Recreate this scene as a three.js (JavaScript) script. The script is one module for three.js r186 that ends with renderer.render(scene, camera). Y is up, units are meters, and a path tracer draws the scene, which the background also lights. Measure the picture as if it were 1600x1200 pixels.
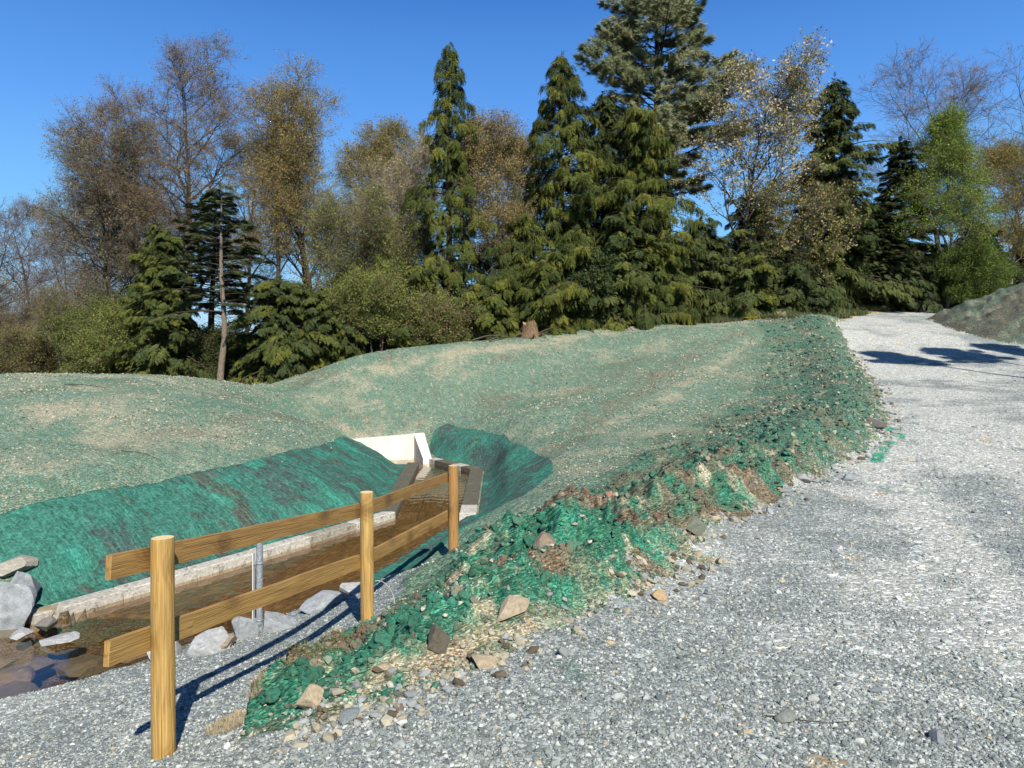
import * as THREE from 'three';
import { mergeGeometries, toCreasedNormals, mergeVertices } from 'three/addons/utils/BufferGeometryUtils.js';
import { ImprovedNoise } from 'three/addons/math/ImprovedNoise.js';

// ------------------------------------------------------------------ camera, sky, sun, exposure
const scene = new THREE.Scene();
const camera = new THREE.PerspectiveCamera(53.66, 4 / 3, 0.1, 6000);
camera.position.set(0, 1.65, 0);
camera.rotation.set(-Math.atan(30 / 1186), 0, 0);

const renderer = new THREE.WebGLRenderer({ antialias: true });
renderer.toneMapping = THREE.LinearToneMapping;
renderer.toneMappingExposure = 1.75;
renderer.shadowMap.enabled = true;

const SUN_DIR = new THREE.Vector3(0.40, 1.08, 0.92).normalize();
const sun = new THREE.DirectionalLight(new THREE.Color(1.0, 0.955, 0.87), 5.0);
sun.position.copy(SUN_DIR).multiplyScalar(80); sun.target.position.set(0, 0, -15);
sun.castShadow = true; sun.shadow.radius = 1; sun.shadow.mapSize.set(4096, 4096);
Object.assign(sun.shadow.camera, { left: -60, right: 60, top: 60, bottom: -60, near: 1, far: 250 });
scene.add(sun, sun.target);

{ // clear blue spring sky, computed by elevation only
  const w = 64, h = 512, a = new Float32Array(w * h * 4);
  const stops = [[-90, .22, .30, .36], [-1, .24, .40, .55], [2, .30, .46, .58], [9.5, .138, .345, .60], [17.5, .073, .215, .53], [21, .056, .178, .46], [25.4, .034, .127, .38], [35, .024, .092, .29], [60, .022, .068, .18], [90, .021, .062, .16]];
  for (let j = 0; j < h; j++) {
    const el = ((j + .5) / h - .5) * 180;
    let k = 0; while (k < stops.length - 2 && stops[k + 1][0] < el) k++;
    const A = stops[k], B = stops[k + 1], t = Math.min(1, Math.max(0, (el - A[0]) / (B[0] - A[0])));
    for (let i = 0; i < w; i++) { const o = (j * w + i) * 4; for (let c = 0; c < 3; c++) a[o + c] = A[c + 1] + (B[c + 1] - A[c + 1]) * t; a[o + 3] = 1; }
  }
  const t = new THREE.DataTexture(a, w, h, THREE.RGBAFormat, THREE.FloatType);
  t.mapping = THREE.EquirectangularReflectionMapping; t.magFilter = THREE.LinearFilter; t.minFilter = THREE.LinearFilter; t.wrapS = THREE.RepeatWrapping; t.needsUpdate = true;
  scene.background = t; scene.environment = t;
}

// ------------------------------------------------------------------ helpers
function rng(seed) { let s = seed >>> 0; return () => { s = (s + 0x6D2B79F5) >>> 0; let t = s; t = Math.imul(t ^ (t >>> 15), t | 1); t ^= t + Math.imul(t ^ (t >>> 7), t | 61); return ((t ^ (t >>> 14)) >>> 0) / 4294967296; }; }
const N = new ImprovedNoise();
const n2 = (x, y, s = 0) => N.noise(x, y, s + .37);
const fbm = (x, y, o = 4, s = 0) => { let v = 0, a = .5, f = 1; for (let i = 0; i < o; i++) { v += a * N.noise(x * f, y * f, s + i * 3.7 + .37); f *= 2.03; a *= .5; } return v; };
const sst = (a, b, x) => { const t = Math.min(1, Math.max(0, (x - a) / (b - a))); return t * t * (3 - 2 * t); };
const lerp = (a, b, t) => a + (b - a) * t;
const mix3 = (a, b, t) => [lerp(a[0], b[0], t), lerp(a[1], b[1], t), lerp(a[2], b[2], t)];
const V = (x, y, z) => new THREE.Vector3(x, y, z);
const col = (r, g, b) => new THREE.Color().setRGB(r, g, b);
const used = {};
function nm(n) { const k = used[n] = (used[n] ?? -1) + 1; return k ? n + '_' + String(k).padStart(3, '0') : n; }
function shadowed(o) { o.castShadow = true; o.receiveShadow = true; return o; }
function part(name, geo, mat, parent, kind) { const m = shadowed(new THREE.Mesh(geo, mat)); m.name = name; if (kind) m.userData.kind = kind; parent.add(m); return m; }
function tag(o, label, category, group) { o.userData.label = label; o.userData.category = category; if (group) o.userData.group = group; return o; }
function thing(name, label, category, x, y, z, ry = 0, group) { const g = new THREE.Group(); g.name = nm(name); g.position.set(x, y, z); g.rotation.y = ry; scene.add(g); return tag(g, label, category, group); }
function struct(name, geo, mat) { const m = shadowed(new THREE.Mesh(geo, mat)); m.name = nm(name); m.userData.kind = 'structure'; scene.add(m); return m; }
function inPoly(P, x, y) { let c = false; for (let i = 0, j = P.length - 1; i < P.length; j = i++) { const a = P[i], b = P[j]; if ((a[1] > y) !== (b[1] > y) && x < (b[0] - a[0]) * (y - a[1]) / (b[1] - a[1]) + a[0]) c = !c; } return c; }
function segDist(L, x, y, closed) { let m = 1e9; for (let i = 0; i < L.length - (closed ? 0 : 1); i++) { const a = L[i], b = L[(i + 1) % L.length], dx = b[0] - a[0], dy = b[1] - a[1]; const t = Math.min(1, Math.max(0, ((x - a[0]) * dx + (y - a[1]) * dy) / (dx * dx + dy * dy))); m = Math.min(m, Math.hypot(x - a[0] - dx * t, y - a[1] - dy * t)); } return m; }
function dtex(w, h, fn, srgb, rx = 1, ry = 1) {   // fn(i, j) -> [r, g, b] in 0..255
  const a = new Uint8Array(w * h * 4);
  for (let j = 0; j < h; j++) for (let i = 0; i < w; i++) { const c = fn(i, j), o = (j * w + i) * 4; a[o] = c[0]; a[o + 1] = c[1]; a[o + 2] = c[2]; a[o + 3] = 255; }
  const t = new THREE.DataTexture(a, w, h, THREE.RGBAFormat); t.wrapS = t.wrapT = THREE.RepeatWrapping; t.magFilter = THREE.LinearFilter; t.minFilter = THREE.LinearMipmapLinearFilter; t.generateMipmaps = true;
  if (srgb) t.colorSpace = THREE.SRGBColorSpace; t.repeat.set(rx, ry); t.needsUpdate = true; return t;
}
function h2(i, j, s) { let h = Math.imul(i, 374761393) ^ Math.imul(j, 668265263) ^ Math.imul(s, 2147483647 ^ 0x5bd1e995); h = Math.imul(h ^ (h >>> 13), 1274126177); return ((h ^ (h >>> 16)) >>> 0) / 4294967296; }
// a tile of crushed stone: nearest cell per texel over several stone sizes. Returns {tone, height}
function stoneTile(size, layers, seed) {
  const tone = new Float32Array(size * size), hgt = new Float32Array(size * size), hue = new Float32Array(size * size);
  layers.forEach(([n, cover, lift], li) => {
    const cs = size / n;
    for (let j = 0; j < size; j++) for (let i = 0; i < size; i++) {
      const cx = Math.floor(i / cs), cy = Math.floor(j / cs); let d1 = 9, d2 = 9, bi = 0, bj = 0;
      for (let b = -1; b <= 1; b++) for (let a = -1; a <= 1; a++) {
        const ci = (cx + a + n) % n, cj = (cy + b + n) % n, s = seed + li * 17;
        const px = cx + a + .1 + .8 * h2(ci, cj, s), py = cy + b + .1 + .8 * h2(ci, cj, s + 1);
        const an = h2(ci, cj, s + 2) * 3.14, st = 1 + .9 * h2(ci, cj, s + 3), dx = i / cs - px, dy = j / cs - py;
        const u = (dx * Math.cos(an) + dy * Math.sin(an)) * st, v = (-dx * Math.sin(an) + dy * Math.cos(an));
        const d = Math.abs(u) * .6 + Math.abs(v) * .6 + Math.hypot(u, v) * .5;
        if (d < d1) { d2 = d1; d1 = d; bi = ci; bj = cj; } else if (d < d2) d2 = d;
      }
      const on = h2(bi, bj, seed + li * 17 + 5) < cover, e = Math.min(1, (d2 - d1) * 3.2), o = j * size + i;
      if (on && e > .12) {
        const k = h2(bi, bj, seed + li * 17 + 6), hh = lift * (Math.min(1, e * 1.4) * (.6 + .4 * k) - .25 * d1);
        if (hh > hgt[o]) { hgt[o] = hh; tone[o] = k; hue[o] = h2(bi, bj, seed + li * 17 + 9); }
      }
    }
  });
  return { tone, hgt, hue };
}

// ------------------------------------------------------------------ the lie of the land (x to the right, d away from the camera, y up)
const EDGE = [[-1.45, 4.0], [-.95, 3.88], [-.45, 3.98], [.10, 4.38], [.86, 5.25], [1.64, 6.5], [2.7, 8], [4.2, 10], [5.9, 12.2], [7.1, 14.4], [9.2, 19], [10.6, 23], [11.8, 26.5], [13.0, 30.5]];
const GRAVEL = [...EDGE, [14.5, 33.4], [17, 36.2], [20, 38.2], [32, 42], [45, 40], [45, -40], [-45, -40], [-45, 3], [-8, 3.4], [-6, 4.2], [-5, 5.4], [-4.2, 6.4], [-3.5, 7.0], [-2.8, 7.5], [-2.45, 8.3], [-1.75, 8.9], [-1.05, 8.5], [-1.2, 6.9], [-1.33, 5.6], [-1.55, 4.45]];
const CHANNEL = [[-4.95, 8.45], [-2.07, 13.4], [-2.35, 19.1], [-4.3, 20.75], [-2.7, 20.85], [-2.25, 19.9], [-.99, 18.1], [-.92, 13.3], [-2.5, 8.1], [-3.1, 7.6], [-4.6, 7.6]];
const waterY = d => lerp(-1.15, -.92, sst(8.3, 20.5, d));
const CP = [ // x, d, y
  [0, 0, 0], [-1, 0, -.04], [-4, 0, -.5], [-4, -6, -.3], [5, 0, 0], [0, -8, 0], [12, -6, 0], [0, 3, 0], [3, 3, 0], [5, 5.5, .03], [2.4, 5, 0], [-1, 3, -.15], [-2.5, 2.4, -.42],
  [-1.9, 4.1, -.486], [-1.33, 4.1, -.33], [-.51, 4.1, -.1], [.115, 4.55, 0], [.91, 5.4, 0], [1.64, 6.5, .03], [2.7, 8, .13], [4.2, 10, .26], [7.1, 14.4, .65], [10, 20.5, 1.2], [11.8, 26.5, 2.15], [13, 30.5, 3.2],
  [6, 8, .13], [8, 10, .26], [12, 14, .65], [16, 20, 1.2], [20, 14, .6], [17, 26, 2.15], [16.5, 31, 3.2], [20, 38, 4.3], [24, 36, 4.3], [26, 26, 2.3], [30, 10, .4],
  [-1.32, 6.87, -.70], [-.74, 9.49, -.81], [.2, 6, -.02], [-.4, 8, -.22], [1.5, 9, .05], [2.9, 12, .3], [5, 16, .62], [8, 22, 1.4], [10.4, 27, 2.4], [11.5, 29.7, 3.22],
  [3, 18, .6], [5, 23, 1.6], [2, 22, .8], [0, 25, 1.05], [-2.4, 25, .95], [-5, 26, 1.0], [7.5, 28, 2.75], [3, 27, 1.95],
  [-11.6, 29.5, .78], [-6.1, 29, 1.9], [-2.5, 29.5, 2.42], [1.3, 31.2, 2.85], [2.9, 33, 3.28], [5.6, 33.2, 3.42], [9.0, 32.3, 3.4], [9.7, 30.6, 3.42],
  [-2.5, 34, 2.5], [0, 39, 3], [4, 40, 3.6], [10, 38, 4.0], [14, 37.5, 4.15], [17.5, 40, 4.75], [25, 45, 5.2], [-6, 36, 1.6], [-15, 34, .2], [-25, 36, 0], [-12, 42, -.6], [-25, 50, -2], [0, 55, 1], [22, 60, 4], [-40, 40, -.5],
  [-15, 24, 1.36], [-10.2, 23, 1.25], [-21, 24, 1.42], [-9.3, 25.7, 1.02], [-30, 20, 1.2], [-7.5, 13, .33], [-11, 14, .5], [-7, 17, .72], [-8.5, 20, .98], [-5.4, 19.6, .18], [-6.7, 23.4, .2], [-8.6, 27, .62], [-13, 11, .2], [-14, 18, 1.05],
  [-6.4, 9.54, -.2], [-5.39, 11.2, -.1], [-4.55, 13.2, -.03], [-4.3, 16, -.05], [-4.07, 18.6, -.15], [-5.15, 8.75, -1.0], [-4.2, 10.3, -.97], [-3.3, 11.9, -.94], [-2.35, 13.5, -.9], [-2.5, 16.5, -.84], [-2.65, 18.9, -.8],
  [-9, 9.6, -.1], [-7.6, 8.7, -.55], [-9, 7, -.8], [-12, 6, -.6], [-5.4, 8.2, -1.15], [-6.6, 7.9, -1.1],
  [-5, 6.9, -1.45], [-6.5, 6.9, -1.45], [-6.4, 5.3, -1.35], [-4.4, 7.2, -1.4], [-8.5, 5.2, -1.35], [-5, 5.4, -1.16], [-4.2, 6.3, -1.14], [-3.5, 6.9, -1.12], [-2.8, 7.45, -1.05], [-6, 4.1, -1.12], [-3.1, 4.7, -.8], [-2.4, 6.2, -.86], [-1.9, 8.0, -.92], [-2.2, 8.55, -1.0],
  [-1.62, 8.9, -.87], [-1.02, 10.0, -.83], [-1.95, 9.7, -1.04], [-1.35, 11.2, -.98], [-.7, 13.4, -.9], [-.75, 16, -.86], [-.75, 18.3, -.82], [-.5, 10.9, -.6], [.71, 13, -.21], [.75, 15, -.16], [.3, 17, -.17], [-.15, 18.7, -.12], [-1.0, 20.5, -.08], [-1.85, 22.1, -.02], [-1.55, 20.0, -.5], [-1.9, 21.0, -.3], [-.5, 17, -.55], [0, 14, -.5],
  [-3.6, 21.4, -.36], [-4.7, 20.9, -.4], [-2.6, 21.4, -.24],
];
const C2 = .9;
const W = (() => { // multiquadric weights through every point
  const n = CP.length, A = CP.map((p, i) => [...CP.map((q, j) => Math.sqrt((p[0] - q[0]) ** 2 + (p[1] - q[1]) ** 2 + C2) - (i === j ? .004 : 0)), 1, p[2]]);
  A.push([...CP.map(() => 1), 0, 0]);
  const m = n + 1;
  for (let i = 0; i < m; i++) {
    let k = i; for (let r = i + 1; r < m; r++) if (Math.abs(A[r][i]) > Math.abs(A[k][i])) k = r;
    [A[i], A[k]] = [A[k], A[i]];
    for (let r = i + 1; r < m; r++) { const f = A[r][i] / A[i][i]; if (f) for (let c = i; c <= m; c++) A[r][c] -= f * A[i][c]; }
  }
  const w = new Float64Array(m);
  for (let i = m - 1; i >= 0; i--) { let s = A[i][m]; for (let c = i + 1; c < m; c++) s -= A[i][c] * w[c]; w[i] = s / A[i][i]; }
  return w;
})();
function lay(x, d) {
  const r = Math.hypot(x, d); let s = W[CP.length];
  for (let i = 0; i < CP.length; i++) { const a = x - CP[i][0], b = d - CP[i][1]; s += W[i] * Math.sqrt(a * a + b * b + C2); }
  s = Math.min(7, Math.max(-3, s));
  return lerp(s, -2.5, sst(58, 150, r));
}
// the soil heap on the far right of the track
const HEAP = [[17.5, 30.4], [17.5, 28], [18.2, 26.1], [20.2, 24.8], [27, 23], [30, 34], [23, 36], [18.2, 33.5]];
function heap(x, d) { if (!inPoly(HEAP, x, d)) return 0; const e = segDist(HEAP, x, d, true); return 2.9 * (1 - Math.exp(-e * .24)) + fbm(x * 1.6, d * 1.6, 5, 15) * .42 * sst(0, .8, e); }
function spoilAmt(x, d) { // rough spoil band on the verge of the track
  if (d > 34 || d < 3.6 || x < -3 || x > 14) return 0;
  const e = segDist(EDGE, x, d);
  const inside = !inPoly(GRAVEL, x, d), w = lerp(3.2, 4.4, sst(6, 16, d));
  return (inside ? (1 - sst(w * .35, w, e + fbm(x * .8, d * .8, 3, 17) * 1.2)) * (.12 + .88 * sst(0, .42, e)) : .12 * (1 - sst(0, .15, e))) * lerp(1, .5, sst(8, 20, d)) * lerp(.5, 1, sst(4.0, 5.4, d));
}
const chanIn = (x, d) => d > 7.4 && d < 21 && x > -5.1 && x < -.8 && inPoly(CHANNEL, x, d);
function ground(x, d, fine = true) {
  let y = lay(x, d) + heap(x, d);
  const r = Math.hypot(x, d);
  if (d > 7 && d < 22 && x > -6 && x < 1) {
    const e = segDist(CHANNEL, x, d, true), w = waterY(d);
    if (chanIn(x, d) || (e < .13 && d > 8.7)) return d < 8.6 ? Math.min(y, w - .1) : w - .10;
    if (e < .9 && d > 8.3) y = lerp(w + .05, Math.max(y, w + .09), sst(.30, .9, e));
  }
  if (fine && r < 60) {
    const s = spoilAmt(x, d), g = inPoly(GRAVEL, x, d);
    y += fbm(x * .9, d * .9, 3, 5) * (g ? .03 : .07);
    if (s > 0) {
      if (!g) { const e = segDist(EDGE, x, d); y += lerp(.06, .30, sst(7, 13, d)) * Math.exp(-(((e - .8) / .75) ** 2)) * sst(0, .5, e + .15); } // shoulder of the bank
      const q = fbm(x * 1.7, d * 1.7, 5, 11), c = Math.abs(n2(x * 3.3, d * 3.3, 20));
      const c2 = Math.abs(n2(x * 8.5, d * 8.5, 27)), c3 = Math.abs(n2(x * 19, d * 19, 29));
      y += s * (lerp(.15, .05, sst(7, 12, d)) + q * lerp(.52, .34, sst(7, 12, d)) + (.3 - c) * .13 + (.25 - c2) * .085 + (.25 - c3) * .04 + fbm(x * 13, d * 13, 3, 23) * .05);
    } else if (!g) y += fbm(x * 6, d * 6, 3, 31) * .03;
    else y += fbm(x * 7, d * 7, 2, 33) * .012;
  }
  return y;
}

// ------------------------------------------------------------------ ground textures
const gTile = stoneTile(2048, [[300, 1, .25], [168, .6, .5], [84, .2, 1]], 5);
const gravelMap = dtex(2048, 2048, (i, j) => { const o = j * 2048 + i, t = gTile.tone[o], f = h2(i, j, 3) * 24; const b = gTile.hgt[o] <= 0 ? 118 + f : 138 + t * t * 88 + f * .7; const w = gTile.hue[o] < .07 ? 14 : 0; return [Math.min(255, b + w * .4), Math.min(255, b + 2), Math.min(255, b + 4 - w)]; }, true);
const gravelBump = dtex(2048, 2048, (i, j) => { const v = 60 + gTile.hgt[j * 2048 + i] * 190; return [v, v, v]; });
const sTile = stoneTile(1024, [[230, .8, .3], [140, .3, .6], [90, .08, 1]], 91);
const soilMap = dtex(1024, 1024, (i, j) => { const o = j * 1024 + i, t = sTile.tone[o], f = h2(i, j, 8) * 40; const b = sTile.hgt[o] <= 0 ? 104 + f : 124 + t * 104 + f * .4; const w = sTile.hue[o] > .6 ? 1 : 0; return [Math.min(255, b + w * 12), Math.min(255, b), Math.min(255, b - w * 14)]; }, true);
const soilBump = dtex(1024, 1024, (i, j) => { const v = 60 + sTile.hgt[j * 1024 + i] * 170 + h2(i, j, 9) * 20; return [v, v, v]; });
const gravelMat = new THREE.MeshPhysicalMaterial({ specularIntensity: .25, map: gravelMap, bumpMap: gravelBump, bumpScale: .022, roughness: .95, vertexColors: true });
const soilMat = new THREE.MeshPhysicalMaterial({ specularIntensity: .15, map: soilMap, bumpMap: soilBump, bumpScale: .03, roughness: 1, vertexColors: true });

const SAGE = [.095, .160, .122], TEAL = [.026, .112, .074], CREAM = [.30, .272, .20], SOIL = [.105, .085, .060], DARK = [.03, .028, .016], GRASS = [.06, .08, .022];
const GREY = [.168, .181, .172], DUST = [.305, .302, .272], TAN = [.31, .235, .135];
const MAPGAIN = 2.55; // the grain maps average about 0.39, so the base colours are divided by that
const STRIPS = [ // bands where bare sandy soil or brown earth shows through the spray
  [[[8.6, 27.2], [6.1, 22.8], [3.6, 18.6], [1.9, 16.3]], .55, CREAM, .85], [[[7.2, 27], [4.4, 22.2], [2.2, 18.3], [1.2, 15.8]], .8, SOIL, .7],
  [[[-6, 27.2], [-3, 27.8], [0, 29.2], [4, 31.2], [8.2, 31]], .8, CREAM, .7], [[[9.2, 30.2], [11, 30.6], [13.4, 31.2]], 1.3, CREAM, .9], [[[-4.5, 24], [-4.2, 21.8]], 1.0, CREAM, .75],
  [[[-9.4, 16.5], [-7.6, 14.4], [-6.2, 13.0]], .7, CREAM, .7], [[[-14, 22], [-9.5, 22.3], [-7.4, 21]], .9, CREAM, .6], [[[-10.5, 13], [-8.2, 11.6], [-7, 10.8]], .6, CREAM, .55], [[[1.5, 22], [4.5, 25.5]], 1.1, SOIL, .4],
];
function soilColor(x, d) {
  const a = fbm(x * .35, d * .35, 4, 41), b = fbm(x * 1.4 + d * .5, d * .8, 4, 47), c = fbm(x * 6, d * 6, 3, 53), s = spoilAmt(x, d);
  let k = mix3(SAGE, CREAM, sst(-.08, .34, a * .65 + b * .6 + c * .25) * .42);
  k = mix3(k, SOIL, sst(.10, .42, fbm(x * .6 + 9, d * .35, 4, 61) + c * .2) * .45);
  k = mix3(k, TEAL, sst(.08, .36, fbm(x * .5 - 7, d * .5, 4, 67) + c * .25) * .38);
  { const z = fbm(x * 17, d * 17, 2, 57); k = mix3(k, z > 0 ? CREAM : SOIL, sst(.08, .35, Math.abs(z)) * .55); }
  for (const [L, w, C, m] of STRIPS) { const e = segDist(L, x + b * 1.2, d + b * 1.6); if (e < w) k = mix3(k, C, (1 - sst(w * .2, w, e)) * m * .62 * sst(-.35, .15, c + b)); }
  if (s > 0) {
    const near = 1 - sst(7.5, 12.5, d), green = mix3([.044, .108, .078], TEAL, near);
    let q = mix3(green, SOIL, sst(-.05, .2, fbm(x * 1.2, d * 1.2, 5, 71) + c * .22) * lerp(.55, 1, near));
    q = mix3(q, CREAM, sst(.22, .36, fbm(x * 2.1 + 4, d * 2.1, 4, 73)) * .75);
    { const z = fbm(x * 13, d * 13, 3, 75); q = mix3(q, z > 0 ? CREAM : SOIL, sst(.14, .36, Math.abs(z)) * (z > 0 ? .3 : .5)); q = mix3(q, [.032, .158, .104], sst(.1, .28, fbm(x * 2.3 - 9, d * 2.3, 4, 77)) * .8 * near); }
    q = mix3(q, [.27, .23, .16], (1 - sst(.08, .36, segDist([[-.62, 4.12], [-.35, 4.2], [.02, 4.5]], x + b * .6, d + b * .6))) * .8 * sst(-.3, .1, c));
    q = mix3(q, CREAM, (1 - sst(.0, .38, segDist(EDGE, x, d))) * sst(-.1, .25, b + c) * .55);
    k = mix3(k, q, sst(0, .55, (s * lerp(1.8, 1, sst(4.0, 5.4, d)) + .5 * (1 - sst(.0, .45, segDist(EDGE, x, d)))) * lerp(1.3, 1, near)) * lerp(.85, 1, near));
  }
  const hp = inPoly(HEAP, x, d);
  if (hp) k = mix3(mix3([.080, .082, .066], [.066, .098, .078], sst(-.2, .3, b + a)), CREAM, sst(.1, .4, c + b) * .35);
  // verge and woodland floor beyond the ridge
  const ridge = x < -11.6 ? 30 : x < 1.3 ? lerp(29.6, 31.6, (x + 11.6) / 12.9) : x < 9 ? lerp(31.6, 33.4, sst(1.3, 4, x)) : x < 12.5 ? 31.5 : lerp(32.5, 38.6, sst(13, 21, x));
  const w = sst(-.2, .5, d - ridge + fbm(x * .8, d * .8, 2, 79) * 1.2 + (x < -11 ? -2 : 0));
  if (w > 0 && !hp) k = mix3(k, mix3(x > 8 ? GRASS : DARK, x > 8 && d < 39 ? TAN : DARK, sst(-.02, .2, fbm(x * .9, d * 1.6, 3, 83))), w);
  if (d < 9.2 && d > 3 && x < -3.2 && k) { const u = 1 - sst(-1.2, -1.0, lay(x, d)); k = mix3(k, [.085, .068, .046], u); }
  return k;
}
function gravelColor(x, d) {
  const a = fbm(x * .45, d * .45, 4, 101), b = fbm(x * 2.3, d * 2.3, 3, 103), lane = x - d * .32;
  const track = Math.exp(-(((lane - 1.75) / .42) ** 2)) * sst(2, 4, d) + Math.exp(-(((lane - 3.6) / .6) ** 2)) + sst(7, 12, d) * .75;
  let k = mix3(GREY, DUST, Math.min(1, sst(.02, .44, a * .95 + b * .45 + Math.min(1, track) * .40)));
  k = mix3(k, TAN, sst(.33, .42, fbm(x * 2.7 + 3, d * 2.7, 3, 107)) * .8);
  k = mix3(k, TEAL, sst(.30, .42, fbm(x * 1.9 + 30, d * 1.9, 4, 109)) * .5 * (1 - sst(.4, 2.2, segDist(EDGE, x, d))));
  k = mix3(k, [.035, .21, .13], (1 - sst(.06, .13, segDist([[6.05, 13.4], [6.6, 13.3], [6.35, 12.4], [5.75, 11.7], [5.1, 10.6]], x + b * .4, d + b * .6))) * sst(-.22, -.05, b)); // sprayed strip
  return k;
}
{ // ground sheets: one ring grid, split between gravel and seeded soil
  const th = [], rr = [];
  for (let a = -180; a < -39; a += 3) th.push(a); for (let a = -39; a < 39; a += .135) th.push(a); for (let a = 39; a <= 180.01; a += 3) th.push(a);
  rr.push(.05, .5, 1, 1.5, 2); for (let r = 2.3; r < 47; r *= 1.0068) rr.push(r); for (let r = 47; r < 3500; r *= 1.16) rr.push(r);
  const nt = th.length, nr = rr.length, pos = new Float32Array(nt * nr * 3), isG = new Uint8Array(nt * nr);
  for (let j = 0; j < nr; j++) for (let i = 0; i < nt; i++) {
    const a = th[i] * Math.PI / 180, x = rr[j] * Math.sin(a), d = rr[j] * Math.cos(a), o = (j * nt + i) * 3;
    const wob = rr[j] < 50 ? .16 : 0, gx = x + fbm(x * 2.6, d * 2.6, 3, 201) * wob * 2, gd = d + fbm(x * 2.6, d * 2.6, 3, 207) * wob * 2;
    pos[o] = x; pos[o + 1] = ground(x, d); pos[o + 2] = -d;
    isG[j * nt + i] = (rr[j] < 50 && inPoly(GRAVEL, gx, gd) && !inPoly(HEAP, gx, gd) && (x > -2.8 || pos[o + 1] > -1.22)) ? 1 : 0;
  }
  const ix = [[], []];
  for (let j = 0; j < nr - 1; j++) for (let i = 0; i < nt - 1; i++) {
    const a = j * nt + i, b = a + 1, c = a + nt, d = c + 1;
    ix[isG[a] + isG[b] + isG[c] >= 2 ? 1 : 0].push(a, b, c); ix[isG[b] + isG[c] + isG[d] >= 2 ? 1 : 0].push(b, d, c);
  }
  // normals from the whole grid so that the seam does not show
  const whole = new THREE.BufferGeometry(); whole.setAttribute('position', new THREE.BufferAttribute(pos, 3)); whole.setIndex(ix[0].concat(ix[1])); whole.computeVertexNormals();
  const nor = whole.attributes.normal.array;
  ['seeded_ground', 'gravel_track'].forEach((name, k) => {
    const map = new Int32Array(nt * nr).fill(-1), p = [], n = [], c = [], u = [], out = []; let cnt = 0;
    for (const v of ix[k]) {
      if (map[v] < 0) {
        map[v] = cnt++; const x = pos[v * 3], y = pos[v * 3 + 1], d = -pos[v * 3 + 2];
        p.push(x, y, -d); n.push(nor[v * 3], nor[v * 3 + 1], nor[v * 3 + 2]); { const q = k ? 5.2 : 3.4, ca = Math.cos(.61), sa = Math.sin(.61); u.push((x * ca + d * sa) / q, (d * ca - x * sa + y * 1.25) / q); }
        c.push(...(k ? gravelColor(x, d) : chanIn(x, d) && d > 8 ? [.07, .05, .027] : soilColor(x, d)).map(v => v * MAPGAIN));
      }
      out.push(map[v]);
    }
    const g = new THREE.BufferGeometry();
    g.setAttribute('position', new THREE.Float32BufferAttribute(p, 3)); g.setAttribute('normal', new THREE.Float32BufferAttribute(n, 3)); g.setAttribute('uv', new THREE.Float32BufferAttribute(u, 2)); g.setAttribute('color', new THREE.Float32BufferAttribute(c, 3)); g.setIndex(out);
    struct(name, g, k ? gravelMat : soilMat);
  });
}
console.log('ground done');
// ------------------------------------------------------------------ water
{
  const rip = dtex(256, 256, (i, j) => { const v = 128 + 60 * (Math.sin(i * .0736 * 2 + Math.sin(j * .0491) * 2) * .4 + Math.sin(j * .1227 + Math.sin(i * .0491) * 1.6) * .6); return [v, v, v]; });
  const mat = new THREE.MeshPhysicalMaterial({ color: col(.86, .76, .60), transmission: 1, thickness: 0, roughness: .03, ior: 1.33, bumpMap: rip, bumpScale: .0025 });
  const g = [], grid = (poly, yf, step) => { // fine enough to follow the fall of the channel
    const sh = new THREE.ShapeGeometry(new THREE.Shape(poly.map(p => new THREE.Vector2(p[0], p[1])))), a = sh.attributes.position, u = [];
    for (let i = 0; i < a.count; i++) { const x = a.getX(i), d = a.getY(i); a.setXYZ(i, x, yf(d), -d); u.push(x * .7, d * .7); }
    sh.setAttribute('uv', new THREE.Float32BufferAttribute(u, 2)); sh.computeVertexNormals(); g.push(sh);
  };
  const L = [[-4.95, 8.45], [-2.07, 13.4], [-2.35, 19.1], [-4.3, 20.75]], R = [[-2.5, 8.1], [-.92, 13.3], [-.99, 18.1], [-2.7, 20.85]];
  const at = (P, t) => { const k = Math.min(P.length - 2, Math.floor(t)), f = t - k; return [lerp(P[k][0], P[k + 1][0], f), lerp(P[k][1], P[k + 1][1], f)]; };
  const p = [], uv = [], idx = [], n = 36;
  for (let i = 0; i <= n; i++) for (const P of [L, R]) { const [x, d] = at(P, 3 * i / n); p.push(x, waterY(d), -d); uv.push(x * .7, d * .7); }
  for (let i = 0; i < n; i++) { const a = i * 2; idx.push(a, a + 1, a + 2, a + 1, a + 3, a + 2); }
  const ch = new THREE.BufferGeometry(); ch.setAttribute('position', new THREE.Float32BufferAttribute(p, 3)); ch.setAttribute('uv', new THREE.Float32BufferAttribute(uv, 2)); ch.setIndex(idx); ch.computeVertexNormals();
  struct('channel_water', ch, mat);
  grid([[-4.95, 8.45], [-2.5, 8.1], [-2.4, 7.2], [-3.2, 6.4], [-4.2, 5.4], [-6, 3.2], [-11, 3.2], [-11, 9], [-5.6, 9]], () => -1.151);
  struct('pool_water', g[0], mat);
}

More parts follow.
